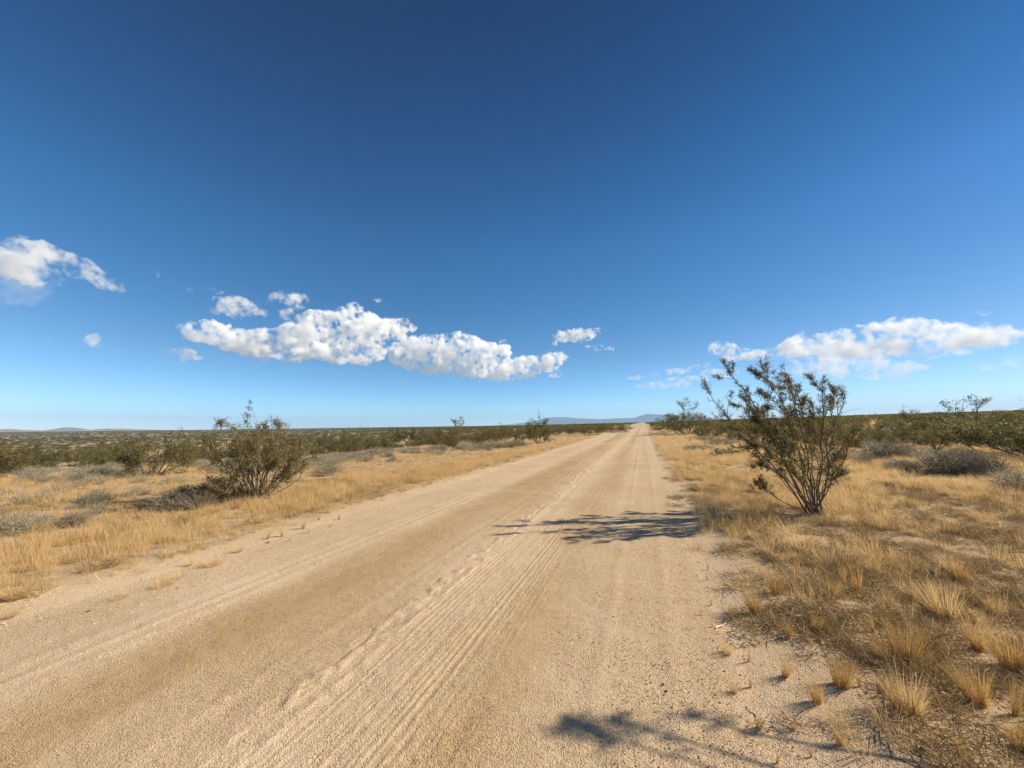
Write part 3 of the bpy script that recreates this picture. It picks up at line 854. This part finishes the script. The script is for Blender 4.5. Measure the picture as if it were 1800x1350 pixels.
for cx, cy, hp, i in TR:
    u, v = 1200 + cx / 3, 950 + cy / 3
    px_place(TUFTS, u, v, hp / 3 * 1.05, hp / 3 * (.75 if i != 4 else .5), 'grass tuft', None, i, G_R, .30, .13)
TL = [(850, 398, 52, 2), (940, 352, 42, 3), (1130, 284, 48, 2), (1000, 286, 32, 3), (640, 457, 46, 3), (590, 472, 32, 3), (510, 482, 26, 3), (50, 568, 46, 3), (250, 570, 34, 3), (710, 570, 22, 3),
      (75, 486, 62, 2), (1260, 214, 34, 3), (1385, 208, 28, 3), (1490, 132, 36, 4), (1410, 147, 32, 4), (1600, 92, 36, 4), (1630, 113, 28, 4), (1520, 158, 26, 4), (1740, 82, 22, 4), (1475, 178, 18, 4), (1680, 50, 20, 4), (1790, 40, 22, 4)]
for cx, cy, hp, i in TL:
    u, v = cx / 3, 900 + cy / 3
    px_place(TUFTS, u, v, hp / 3 * 1.4, hp / 3 * (1.6 if i in (2, 3) else 1.1), 'grass tuft', None, i, G_L, .30, .13)

# stones, sticks, the fallen branch and the post
def stone(u, v, wpx, mat, label, seed, flat=.6, cat='stone'):
    p = at(u, v); s = wpx * depth_of(p) / F_PX / 2
    o = link('stone', stone_mesh('stone', seed, mat, 2)); o.scale = (s, s * .8, s * flat)
    p[2] = max(p[2], float(h0(p[0], p[1])) + .014) + s * flat * .25
    o.location = p; o.rotation_euler = (0, 0, seed)
    tag(o, label, cat)
stone(713, 767, 9, M_ROCK, 'pale rounded boulder among the creosotes left of the road', 31, .9, 'boulder')
stone(156, 1077, 9, M_DARKROCK, 'small dark flat stone on the left shoulder near the picture edge', 32, .35)
stone(472, 955, 7, M_DARKROCK, 'small dark stone on the left shoulder beside the grass edge', 33, .4)
stone(247, 1101, 4, M_DARKROCK, 'tiny dark pebble on the road left of the brown wheel path', 34, .6)
stone(1166, 1207, 7, M_DARKROCK, 'dark stone near the right road edge, upper one of a close pair', 35, .5)
stone(1172, 1219, 7, M_DARKROCK, 'dark stone near the right road edge, lower one of a close pair', 36, .5)
stone(1152, 1173, 6, M_DARKROCK, 'little dark stone lying just above the close pair at the right road edge', 37, .5)
stone(1079, 1087, 4, M_DARKROCK, 'tiny dark pebble in the middle of the right wheel path', 38, .6)

M_PALETWIG = bark_material('pale_dry_stick', [(.3, (.52, .43, .31)), (.7, (.70, .61, .47))])
def stick(pix, r, mat, label, lift=(.0, .0), name='stick', cat='stick', twigs=0):
    pts = []
    for i, (u, v) in enumerate(pix):
        p = at(u, v); p[2] = max(p[2], float(h0(p[0], p[1])) + .012) + r + lift[0] + (lift[1] - lift[0]) * i / (len(pix) - 1); pts.append(p)
    pts = np.array(pts); b = pts[0].copy(); g = np.random.default_rng(int(pix[0][0]))
    tb = Tubes(5); pl = resample(pts - b, 8); pl[1:-1] += g.normal(size=(6, 3)) * r * .8
    tb.add(pl, r, r * .5)
    for k in range(twigs):
        q = along(pl, np.array([g.uniform(.3, .95)]))[0]
        tb.add(wander(q, g.normal(size=3) + np.array([0, 0, .5]), g.uniform(.08, .2), 3, g, .2), r * .4, r * .2)
    tag(link(name, tb.mesh(name, mat), None, b), label, cat)
stick([(1258, 1108), (1267, 1104), (1277, 1101)], .006, M_PALETWIG, 'short pale stick lying on the sand right of the road, upper of two')
stick([(1281, 1115), (1289, 1111)], .007, M_PALETWIG, 'stubby pale stick lying on the sand right of the road, lower of two')
stick([(1332, 1262), (1345, 1250), (1357, 1237)], .0035, M_PALETWIG, 'thin pale dry stalk leaning over the sand near the bottom right', (.0, .10))
stick([(1470, 874), (1484, 873), (1497, 882), (1507, 888)], .012, M_BARK, 'dark bare dead branch lying right of the windswept creosote', (.10, .0), 'dead_branch', 'branch', 5)
stick([(1700, 742), (1718, 750), (1735, 757), (1748, 763)], .03, M_TWIG, 'long pale bare branch fallen over the bush at the right', (.5, .2), 'dead_branch', 'branch', 6)

def post():
    p = at(108, 829); d = depth_of(p); h = 33 * d / F_PX
    root = empty('wooden_post', p)
    tb = Tubes(8); tb.add(np.array([[0, 0, -.1], [.005, 0, h * .5], [.012, .004, h]]), .045, .040); 
    link('pole', tb.mesh('pole', bark_material('weathered_wood', [(.3, (.07, .055, .04)), (.7, (.16, .13, .10))])), root)
    t2 = Tubes(8); t2.add(np.array([[.012, .004, h - .002], [.012, .004, h + .012], [.012, .004, h + .02]]), .047, .034)
    link('top_cap', t2.mesh('top_cap', M_PALETWIG), root)
    tag(root, 'thin dark wooden post standing in the scrub at the far left', 'post')
    return p, h
POST = post()
# ------------------------------------------------------------------ names for the things
ORD = [w + ' ' for w in 'first second third fourth fifth sixth seventh eighth ninth tenth eleventh twelfth thirteenth fourteenth fifteenth sixteenth'.split()]
LM = [('the broad left creosote', 448, 815), ('the windswept creosote', 1390, 790), ('the wooden post', 108, 812), ('the vanishing end of the road', 1130, 745),
      ('the pale boulder', 713, 765), ('the compact lone green creosote', 270, 812), ('the dark creosote at the left road edge', 946, 763),
      ('the large dark grey bush', 1672, 810), ('the spiky lone grey bush', 1565, 790), ('the big creosote at the right edge', 1790, 770),
      ('the largest pale grey bush', 60, 918), ('the dark forked creosote', 622, 780), ('the feathery skyline creosote', 1712, 750)]
SIZE = lambda r: 'very low' if r < .55 else 'low' if r < .8 else 'mid-sized' if r < 1.1 else 'tall'
seen = {}
by = {}
for t in THINGS:
    u, v, z = project(t['p'] + np.array([0, 0, t['h'] * .5])); t['uv'] = (u, v); t['px'] = t['h'] * F_PX / max(z, .1)
    if t['label']:
        tag(t['o'], t['label'], t['kind'], t['group']); continue
    if t['kind'] == 'grass tuft':
        key = (t['kind'], t['group']); by.setdefault(key, []).append(t); continue
    lim = 13 if t['kind'] == 'creosote bush' else 9
    inside = -20 < u < 1820
    if t['px'] < lim or not inside:
        side = 'left' if t['p'][0] < -2 else 'right'
        t['label'] = (f'dark green creosote bush in the dense far belt {side} of the road' if t['kind'] == 'creosote bush' else f'tiny grey bush far off among the dry grass {side} of the road')
        tag(t['o'], t['label'], t['kind'], t['label'].replace(' bush ', ' bushes ')); continue
    j = min(range(len(LM)), key=lambda k: math.hypot((u - LM[k][1]), (v - LM[k][2]) * 2.5))
    du, dv = u - LM[j][1], v - LM[j][2]
    rel = ('left of' if du < 0 else 'right of') if abs(du) > abs(dv) * 1.8 else ('behind' if dv < 0 else 'in front of')
    by.setdefault((t['kind'], j, rel), []).append(t)
for key, ts in by.items():
    if key[0] == 'grass tuft':
        side = key[1]
        ts.sort(key=lambda t: t['uv'][0])
        for t in ts:
            t['label'] = None
        rows = {}
        for t in ts:
            v = t['uv'][1] + t['px'] * .5
            if 'right' in side: row = 'the bottom picture edge' if v > 1240 else 'the pale sticks' if v > 1085 else 'the windswept creosote'
            else: row = 'the dark flat stone' if t['uv'][0] < 330 else 'the broad left creosote'
            rows.setdefault(row, []).append(t)
        for row, tt in rows.items():
            for sz in ('tall', 'short'):
                sub = [t for t in tt if (t['px'] > 38) == (sz == 'tall')]
                for i, t in enumerate(sub):
                    rest = len(sub) - 1 - i
                    n = ORD[i] + 'left' if i <= rest else ORD[rest] + 'right'
                    n = n.replace('first left', 'the left').replace('first right', 'the right')
                    way = n.split()[-1]; num = n.split()[0]
                    where = 'right of the road' if 'right' in side else 'on the left shoulder'
                    nm = (f'{way}most {sz} grass tuft {where}, level with {row}' if num == 'the' else f'{sz} grass tuft {where}, {num} from {way}, level with {row}')
                    tag(t['o'], nm, 'grass tuft', t['group'])
        continue
    kind, j, rel = key
    ts.sort(key=lambda t: math.hypot(t['uv'][0] - LM[j][1], t['uv'][1] - LM[j][2]))
    for i, t in enumerate(ts):
        s = SIZE(t['h'] / (1.35 if kind == 'creosote bush' else .75))
        name = 'creosote bush' if kind == 'creosote bush' else 'grey bush'
        ordn = 'nearest' if i == 0 else ORD[min(i, 15)] + 'nearest'
        t['label'] = f'{s} {name}, {ordn} {rel} {LM[j][0]}'
        tag(t['o'], t['label'], kind, t['group'])

# ------------------------------------------------------------------ far hills and mountains
def ridge(name, prof, rad, depth, mat, seed, kind='structure', rough=.35, below=40):
    us = np.array([p[0] for p in prof], float); vs = np.array([p[1] for p in prof], float)
    nu, nd = 260, 46
    uu = np.linspace(us[0], us[-1], nu)
    top = np.interp(uu, us, vs)
    az, hh = [], []
    for u, v in zip(uu, top):
        d = ray(u, v); h = math.hypot(d[0], d[1]); az.append(math.atan2(d[0], d[1])); hh.append(CAM[2] + d[2] / h * rad)
    az = np.array(az); hh = np.array(hh)
    s = np.linspace(0, 1, nd)
    A, S_ = np.meshgrid(az, s, indexing='ij'); Hh = np.repeat(hh[:, None], nd, 1)
    rr = rad - depth * .5 + depth * S_
    shape = np.where(S_ < .5, sstep(0, .5, S_) ** .9, 1 - sstep(.5, 1, S_) ** 1.2)
    arc = A * rad
    n = fbm(arc / depth * 5, S_ * 3, seed, 5); rv = np.abs(fbm(arc / depth * 9, S_ * 4.0, seed + 9, 4) - .5) * 2
    base = -8.0
    z = base + (Hh - base + 0) * shape * (1 + rough * (1 - shape) * ((n - .5) * 1.2 + (.35 - rv)))
    z -= below * (1 - np.clip(shape * 6, 0, 1)) * 0
    z = np.where(shape <= 0.001, base - 2, z)
    v = np.stack([rr * np.sin(A), rr * np.cos(A), z], -1).reshape(-1, 3)
    idx = np.arange(nu * nd).reshape(nu, nd)
    q = np.stack([idx[:-1, :-1], idx[:-1, 1:], idx[1:, 1:], idx[1:, :-1]], -1).reshape(-1, 4)
    return tag(link(name, mesh_np(name, v, q, mat, None, True)), kind=kind)

def hill_material(name, stops, sc):
    t = NT(name)
    bs = t.n('ShaderNodeBsdfPrincipled'); t.l(t.ramp(t.noise(t.pos(), sc, 6, .65), stops), bs.inputs['Base Color']); bs.inputs['Roughness'].default_value = 1
    bs.inputs['Specular IOR Level'].default_value = 0
    t.l(bs.outputs[0], t.out.inputs['Surface']); return t.m
ridge('mountains', [(850, 749), (904, 745), (927, 742), (947, 738.5), (960, 735), (975, 733), (998, 733.5), (1015, 735), (1038, 736), (1051, 736.5), (1071, 736), (1093, 735), (1115, 734.5), (1124, 731), (1138, 727.5),
                    (1155, 728.5), (1175, 729), (1205, 731), (1238, 733), (1260, 735.5), (1320, 741), (1380, 745)], 12000, 2600, hill_material('mountain_rock', [(.35, (.055, .05, .05)), (.65, (.11, .095, .085))], .004), 401)
ridge('hills', [(-120, 757), (-40, 755), (5, 754.5), (14, 753.5), (40, 755.5), (90, 757), (150, 756.5), (175, 754), (192, 753), (205, 754), (213, 753.3), (240, 754.6), (290, 756), (340, 758)], 4600, 900,
      hill_material('red_hill_earth', [(.35, (.20, .12, .085)), (.65, (.36, .25, .18))], .012), 411)
ridge('purple_hill', [(60, 758), (90, 755), (105, 752.5), (118, 751), (130, 751.5), (145, 753), (165, 756), (190, 758)], 7200, 1100, hill_material('purple_hill_rock', [(.35, (.15, .11, .11)), (.65, (.26, .20, .19))], .008), 421)

# ------------------------------------------------------------------ clouds
BASE_ALT = 1150.0
def cloud_material(name, dens, mpp, ragged):
    t = NT(name)
    pv = t.n('ShaderNodeVolumePrincipled')
    pv.inputs['Color'].default_value = (1, 1, 1, 1); pv.inputs['Anisotropy'].default_value = .1
    p = t.pos()
    n = t.math('ADD', t.math('MULTIPLY', t.noise(p, 1 / (24 * mpp), 2), .42), t.math('MULTIPLY', t.noise(p, 1 / (9 * mpp), 6, .58), .58))
    t.l(t.mapr(n, ragged, ragged + .085, 0, dens), pv.inputs['Density'])
    t.m.cycles.volume_step_rate = .12
    t.l(pv.outputs[0], t.out.inputs['Volume'])
    return t.m

def cloud(prof, label, thin=1.0, seed=0, fill=1.0, dpx=6.0, rcap=14):
    """prof: (u, top v, bottom v) along the cloud, placed where its base meets the cloud layer."""
    import bmesh
    g = np.random.default_rng(500 + seed)
    prof = np.array(prof, float)
    vb = float(np.percentile(prof[:, 2], 80)); um = float(prof[:, 0].mean())
    d = ray(um, vb); el = d[2] / math.hypot(d[0], d[1])
    D = min(BASE_ALT / max(el, .05), 11500.0)
    hd = np.array([d[0], d[1], 0]); hd /= np.linalg.norm(hd)
    c0 = CAM + d * D / math.hypot(d[0], d[1])
    mpp = D / F_PX / ((d @ FWD) / math.hypot(d[0], d[1]))
    def pt(u, v, dy):
        r_ = ray(u, v); return CAM + r_ * ((D + dy) / (r_ @ hd))
    bm = bmesh.new()
    L = prof[-1, 0] - prof[0, 0]
    u = prof[0, 0]
    balls = []
    while u < prof[-1, 0]:
        top, bot = np.interp(u, prof[:, 0], prof[:, 1]), np.interp(u, prof[:, 0], prof[:, 2])
        th = max(bot - top, 2.5)
        rmax = min(th * .5, rcap)
        nk = max(1, int(fill * th / 7))
        for k in range(nk + 1):
            r = rmax * g.uniform(.45, .95)
            vv = g.uniform(top + r, max(bot - r * .6, top + r + .1))
            if k == 0: r = rmax * g.uniform(.35, .7); vv = top + r                     # bumps along the crown
            dy = g.normal() * min(th, 30) * .3
            balls.append((u + g.normal() * r * .4, vv, dy, r))
        u += max(2.0, rmax * .55)
    for (bu, bv, dy, r) in balls:
        p = pt(bu, bv, dy * mpp)
        rr = r * mpp
        mat = Matrix.Translation(Vector(p - c0)) @ Matrix.Diagonal((1.25, 1.25, .92, 1)) 
        bmesh.ops.create_icosphere(bm, subdivisions=2, radius=rr * 1.0 + .7 * mpp, matrix=mat)
    me = bpy.data.meshes.new('cloud'); bm.to_mesh(me); bm.free()
    tmp = bpy.data.objects.new('cloud_tmp', me); COL.objects.link(tmp)
    thm = float(np.median(prof[:, 2] - prof[:, 1]))
    md = tmp.modifiers.new('r', 'REMESH'); md.mode = 'VOXEL'; md.voxel_size = max(mpp * 1.25, 4)
    for k, (sz, st) in enumerate(((15, 8), (6.5, 5.0), (3, 2.6))):
        tx = bpy.data.textures.new(f'cloud_noise_{k}', 'CLOUDS'); tx.noise_scale = sz * mpp; tx.noise_depth = 2
        dm = tmp.modifiers.new(f'd{k}', 'DISPLACE'); dm.texture = tx; dm.texture_coords = 'LOCAL'
        dm.strength = st * mpp * min(1, thm / 22); dm.mid_level = .52
    dg = bpy.context.evaluated_depsgraph_get(); dg.update()
    ev = tmp.evaluated_get(dg)
    fin = bpy.data.meshes.new_from_object(ev)
    bpy.data.objects.remove(tmp)
    fin.name = 'cloud'; fin.materials.clear(); fin.materials.append(cloud_material('cloud_vapour', thin / (dpx * mpp), mpp, .495 if thin > .65 else .50))
    o = link('cloud', fin, None, c0)
    return tag(o, label, 'cloud', 'clouds above the horizon')

CLOUDS = [
    ([(-50, 452, 474), (-5, 446, 476), (30, 447, 482), (60, 459, 494), (88, 480, 502), (106, 491, 500)], 'bright cloud at the left picture edge, lower of the two long diagonal banks', .7, .8, 8),
    ([(10, 428, 434), (45, 422, 438), (75, 430, 452), (105, 441, 466), (135, 455, 482), (162, 468, 494), (185, 486, 502), (214, 506, 511)], 'ragged diagonal cloud above the bright one at the left picture edge', .7, .6, 7),
    ([(-30, 482, 514), (0, 485, 515), (28, 490, 518), (62, 516, 523)], 'faint grey wisp under the bright cloud at the left picture edge', .07, .7),
    ([(261, 476, 483), (272, 475, 484)], 'tiny faint cloud alone high in the left sky', .25, 1),
    ([(333, 507, 514), (350, 503, 515), (375, 507, 515), (393, 513, 517)], 'small flat wisp highest above the big central cloud', .35, 1),
    ([(380, 524, 530), (403, 520, 545), (420, 524, 554), (440, 537, 556), (466, 544, 554)], 'small tattered cloud above the left end of the big central cloud', .5, .9),
    ([(455, 528, 534), (470, 526, 533), (483, 513, 530), (493, 510, 520)], 'thin upward curl of cloud left of the small round one', .35, 1),
    ([(496, 522, 534), (514, 516, 541), (528, 517, 537), (538, 524, 531)], 'small rounded cloud perched over the big central cloud', .6, 1),
    ([(500, 541, 556), (512, 543, 560)], 'small puff between the rounded cloud and the big central cloud', .4, 1),
    ([(326, 584, 597), (345, 566, 593), (370, 564, 602), (400, 575, 608), (440, 578, 622), (480, 581, 632), (518, 562, 633), (545, 546, 634), (570, 548, 630), (602, 543, 638), (620, 531, 640), (640, 545, 639), (660, 560, 636), (680, 557, 616), (700, 557, 600), (722, 568, 573)],
     'biggest cloud, a long white bank left of the middle of the sky', 1.0, 1.3),
    ([(681, 616, 626), (700, 600, 640), (720, 592, 650), (750, 586, 656), (780, 587, 661), (800, 580, 664), (820, 584, 669), (840, 596, 671), (862, 600, 666), (892, 605, 618)], 'second biggest cloud, a flat based white bank right of the biggest one', 1.0, 1.3),
    ([(862, 640, 670), (885, 632, 669), (910, 626, 666), (932, 622, 666), (952, 626, 655), (970, 619, 650), (986, 618, 640)], 'white cloud lobe trailing right from the second biggest cloud', .9, 1.2),
    ([(878, 598, 604), (892, 595, 602), (905, 596, 600)], 'tiny cloud just above the second biggest cloud', .4, 1),
    ([(990, 626, 634), (1000, 627, 635), (1014, 632, 635)], 'tiny cloud right of the trailing lobe', .5, 1),
    ([(967, 657, 663), (980, 655, 664), (995, 659, 662)], 'tiny low cloud under the trailing lobe', .5, 1),
    ([(972, 600, 608), (990, 582, 600), (1010, 576, 606), (1035, 577, 600), (1060, 577, 586)], 'small ragged cloud above the end of the road', .7, 1),
    ([(1030, 607, 613), (1050, 605, 618), (1079, 611, 616)], 'small flat cloud under the ragged one above the road', .6, 1),
    ([(1100, 663, 668), (1130, 656, 668), (1150, 650, 664), (1200, 646, 657), (1246, 637, 645)], 'thin rising cloud streak left above the windswept creosote', .35, 1),
    ([(1117, 678, 683), (1150, 670, 682), (1190, 662, 681), (1216, 671, 679)], 'lowest flat cloud left of the windswept creosote', .5, 1),
    ([(1212, 660, 669), (1250, 650, 667), (1300, 648, 663)], 'low cloud behind the top left sprig of the windswept creosote', .4, 1),
    ([(1252, 602, 611), (1270, 600, 628), (1290, 611, 631), (1320, 616, 631), (1362, 618, 630)], 'curled cloud at the left tip of the long right bank', .7, 1),
    ([(1360, 620, 633), (1380, 605, 633), (1400, 590, 628), (1420, 587, 623), (1450, 590, 623), (1500, 582, 623), (1550, 572, 621), (1590, 560, 619), (1620, 570, 611), (1660, 576, 606), (1700, 580, 601), (1750, 578, 598), (1792, 582, 590)], 'longest cloud bank in the right sky with a rounded crown', .66, 1.2, 11),
    ([(1340, 645, 655), (1380, 640, 658), (1440, 634, 656), (1480, 625, 656), (1520, 640, 659), (1560, 636, 658), (1655, 638, 645)], 'flat thin cloud below the long right bank', .4, 1),
    ([(1572, 612, 622), (1640, 607, 623), (1672, 604, 615)], 'small flat wisp under the middle of the long right bank', .35, 1),
    ([(1680, 610, 618), (1737, 607, 616)], 'small flat wisp under the right end of the long right bank', .35, 1),
    ([(1717, 547, 551), (1742, 546, 551)], 'tiny flat cloud alone above the long right bank', .5, 1),
    ([(1728, 639, 644), (1758, 635, 642), (1788, 632, 640)], 'tiny flat cloud low at the right picture edge', .4, 1),
    ([(290, 618, 622), (312, 613, 628), (335, 617, 630), (358, 628, 632)], 'small lens shaped cloud below the left end of the biggest cloud', .7, 1),
    ([(153, 593, 598), (166, 590, 604), (181, 591, 601)], 'small puff lowest in the left sky', .5, 1),
    ([(78, 590, 597), (98, 592, 600)], 'very faint puff left of the lowest left one', .2, 1),
    ([(191, 611, 615), (207, 613, 618), (225, 616, 618)], 'tiny faint streak right of the lowest left puff', .3, 1),
    ([(315, 570, 577), (328, 571, 578)], 'tiny puff at the left tip of the biggest cloud', .3, 1),
    ([(376, 540, 550), (388, 541, 550)], 'tiny puff under the small tattered cloud', .35, 1),
    ([(660, 525, 532), (672, 524, 531)], 'tiny puff alone above the right end of the biggest cloud', .35, 1),
]
for i, (pr, lab, thin, fill, *cap) in enumerate(CLOUDS):
    cloud(pr, lab, thin, i, fill, rcap=cap[0] if cap else 14)

# ------------------------------------------------------------------ air
def haze():
    a, zb, zt = 16000.0, -9.5, 470.0
    v = [(x, y, z) for z in (zb, zt) for x, y in ((-a, -a), (a, -a), (a, a), (-a, a))]
    f = [(3, 2, 1, 0), (4, 5, 6, 7), (0, 1, 5, 4), (1, 2, 6, 5), (2, 3, 7, 6), (3, 0, 4, 7)]
    t = NT('air'); pv = t.n('ShaderNodeVolumePrincipled')
    pv.inputs['Color'].default_value = (.42, .69, 1, 1); pv.inputs['Density'].default_value = HAZE; pv.inputs['Anisotropy'].default_value = .0
    t.l(pv.outputs[0], t.out.inputs['Volume'])
    tag(link('haze', mesh_np('haze', v, np.array(f), t.m)), kind='stuff')
HAZE = 9e-5
haze()

# ------------------------------------------------------------------ light, sky, camera
SUN_EL = R(33); SUN_AZ = R(62.6)                      # azimuth clockwise from +Y, the road's direction
sd = np.array([math.sin(SUN_AZ) * math.cos(SUN_EL), math.cos(SUN_AZ) * math.cos(SUN_EL), math.sin(SUN_EL)])
sl = bpy.data.lights.new('sun', 'SUN'); sl.energy = 5.0; sl.angle = R(.53); sl.color = (1.0, .88, .70)
so = bpy.data.objects.new('sun', sl); COL.objects.link(so)
so.rotation_euler = Vector(-sd).to_track_quat('-Z', 'Y').to_euler()

w = bpy.data.worlds.new('World'); scene.world = w; w.use_nodes = True
nt = w.node_tree; nt.nodes.clear()
out = nt.nodes.new('ShaderNodeOutputWorld'); bg = nt.nodes.new('ShaderNodeBackground')
sky = nt.nodes.new('ShaderNodeTexSky'); sky.sky_type = 'NISHITA'; sky.sun_disc = False
sky.sun_elevation = SUN_EL; sky.sun_rotation = SUN_AZ; sky.altitude = 900; sky.air_density = .7; sky.dust_density = 0; sky.ozone_density = 6.0
bg.inputs['Strength'].default_value = .05
# the deep clear desert blue: each channel's contrast raised, darker away from the sun and towards the zenith
def wn(ty, **kw):
    n_ = nt.nodes.new(ty)
    for k_, v_ in kw.items(): setattr(n_, k_, v_)
    return n_
def wm(op, a_, b_):
    n_ = wn('ShaderNodeMath', operation=op)
    for s_, x_ in zip(n_.inputs, (a_, b_)):
        if isinstance(x_, (int, float)): s_.default_value = x_
        else: nt.links.new(x_, s_)
    return n_.outputs[0]
sep = wn('ShaderNodeSeparateColor'); cmb = wn('ShaderNodeCombineColor'); nt.links.new(sky.outputs[0], sep.inputs[0])
for i_, (p_, k_) in enumerate(((2.2, .66), (1.42, .99), (1.30, 1.04))):
    nt.links.new(wm('MULTIPLY', wm('POWER', sep.outputs[i_], p_), k_), cmb.inputs[i_])
tc = wn('ShaderNodeTexCoord'); sx = wn('ShaderNodeSeparateXYZ'); nt.links.new(tc.outputs['Generated'], sx.inputs[0])
rp = wn('ShaderNodeValToRGB'); el = rp.color_ramp.elements
for _ in range(4): el.new(.5)
for e_, (p_, c_) in zip(el, ((0, (.46, .92, .94)), (.17, (1.02, .93, .80)), (.42, (1.05, 1.10, 1.02)), (.57, (.62, .90, .92)), (.76, (.05, .56, .64)), (1, (.05, .53, .60)))):
    e_.position = p_; e_.color = (*c_, 1)
nt.links.new(sx.outputs['Z'], rp.inputs['Fac'])
dt = wn('ShaderNodeVectorMath', operation='DOT_PRODUCT'); dt.inputs[1].default_value = tuple(sd); nt.links.new(tc.outputs['Generated'], dt.inputs[0])
mr = wn('ShaderNodeMapRange', interpolation_type='SMOOTHSTEP')
for k_, v_ in (('From Min', .25), ('From Max', .85), ('To Min', 1.15), ('To Max', .92)): mr.inputs[k_].default_value = v_
nt.links.new(dt.outputs['Value'], mr.inputs['Value'])
tint = wn('ShaderNodeMix', data_type='RGBA', blend_type='MULTIPLY'); tint.inputs['Factor'].default_value = 1
nt.links.new(cmb.outputs[0], tint.inputs['A']); nt.links.new(rp.outputs[0], tint.inputs['B'])
scl_ = wn('ShaderNodeVectorMath', operation='SCALE'); nt.links.new(tint.outputs['Result'], scl_.inputs[0]); nt.links.new(mr.outputs[0], scl_.inputs['Scale'])
nt.links.new(scl_.outputs[0], bg.inputs['Color'])
nt.links.new(bg.outputs[0], out.inputs['Surface'])

cd = bpy.data.cameras.new('camera'); cd.sensor_width = 36; cd.lens = 36 * F_PX / W_PX; cd.clip_start = .05; cd.clip_end = 60000
co = bpy.data.objects.new('camera', cd); COL.objects.link(co)
m = Matrix(((RGT[0], UPV[0], -FWD[0], CAM[0]), (RGT[1], UPV[1], -FWD[1], CAM[1]), (RGT[2], UPV[2], -FWD[2], CAM[2]), (0, 0, 0, 1)))
co.matrix_world = m
scene.camera = co

vs = scene.view_settings; vs.view_transform = 'Standard'; vs.look = 'None'; vs.exposure = 0.80; vs.gamma = 1.0
cy = scene.cycles
cy.max_bounces = 16; cy.diffuse_bounces = 3; cy.glossy_bounces = 2; cy.transmission_bounces = 4; cy.volume_bounces = 14; cy.transparent_max_bounces = 8
cy.sample_clamp_indirect = 6
cy.use_denoising = True
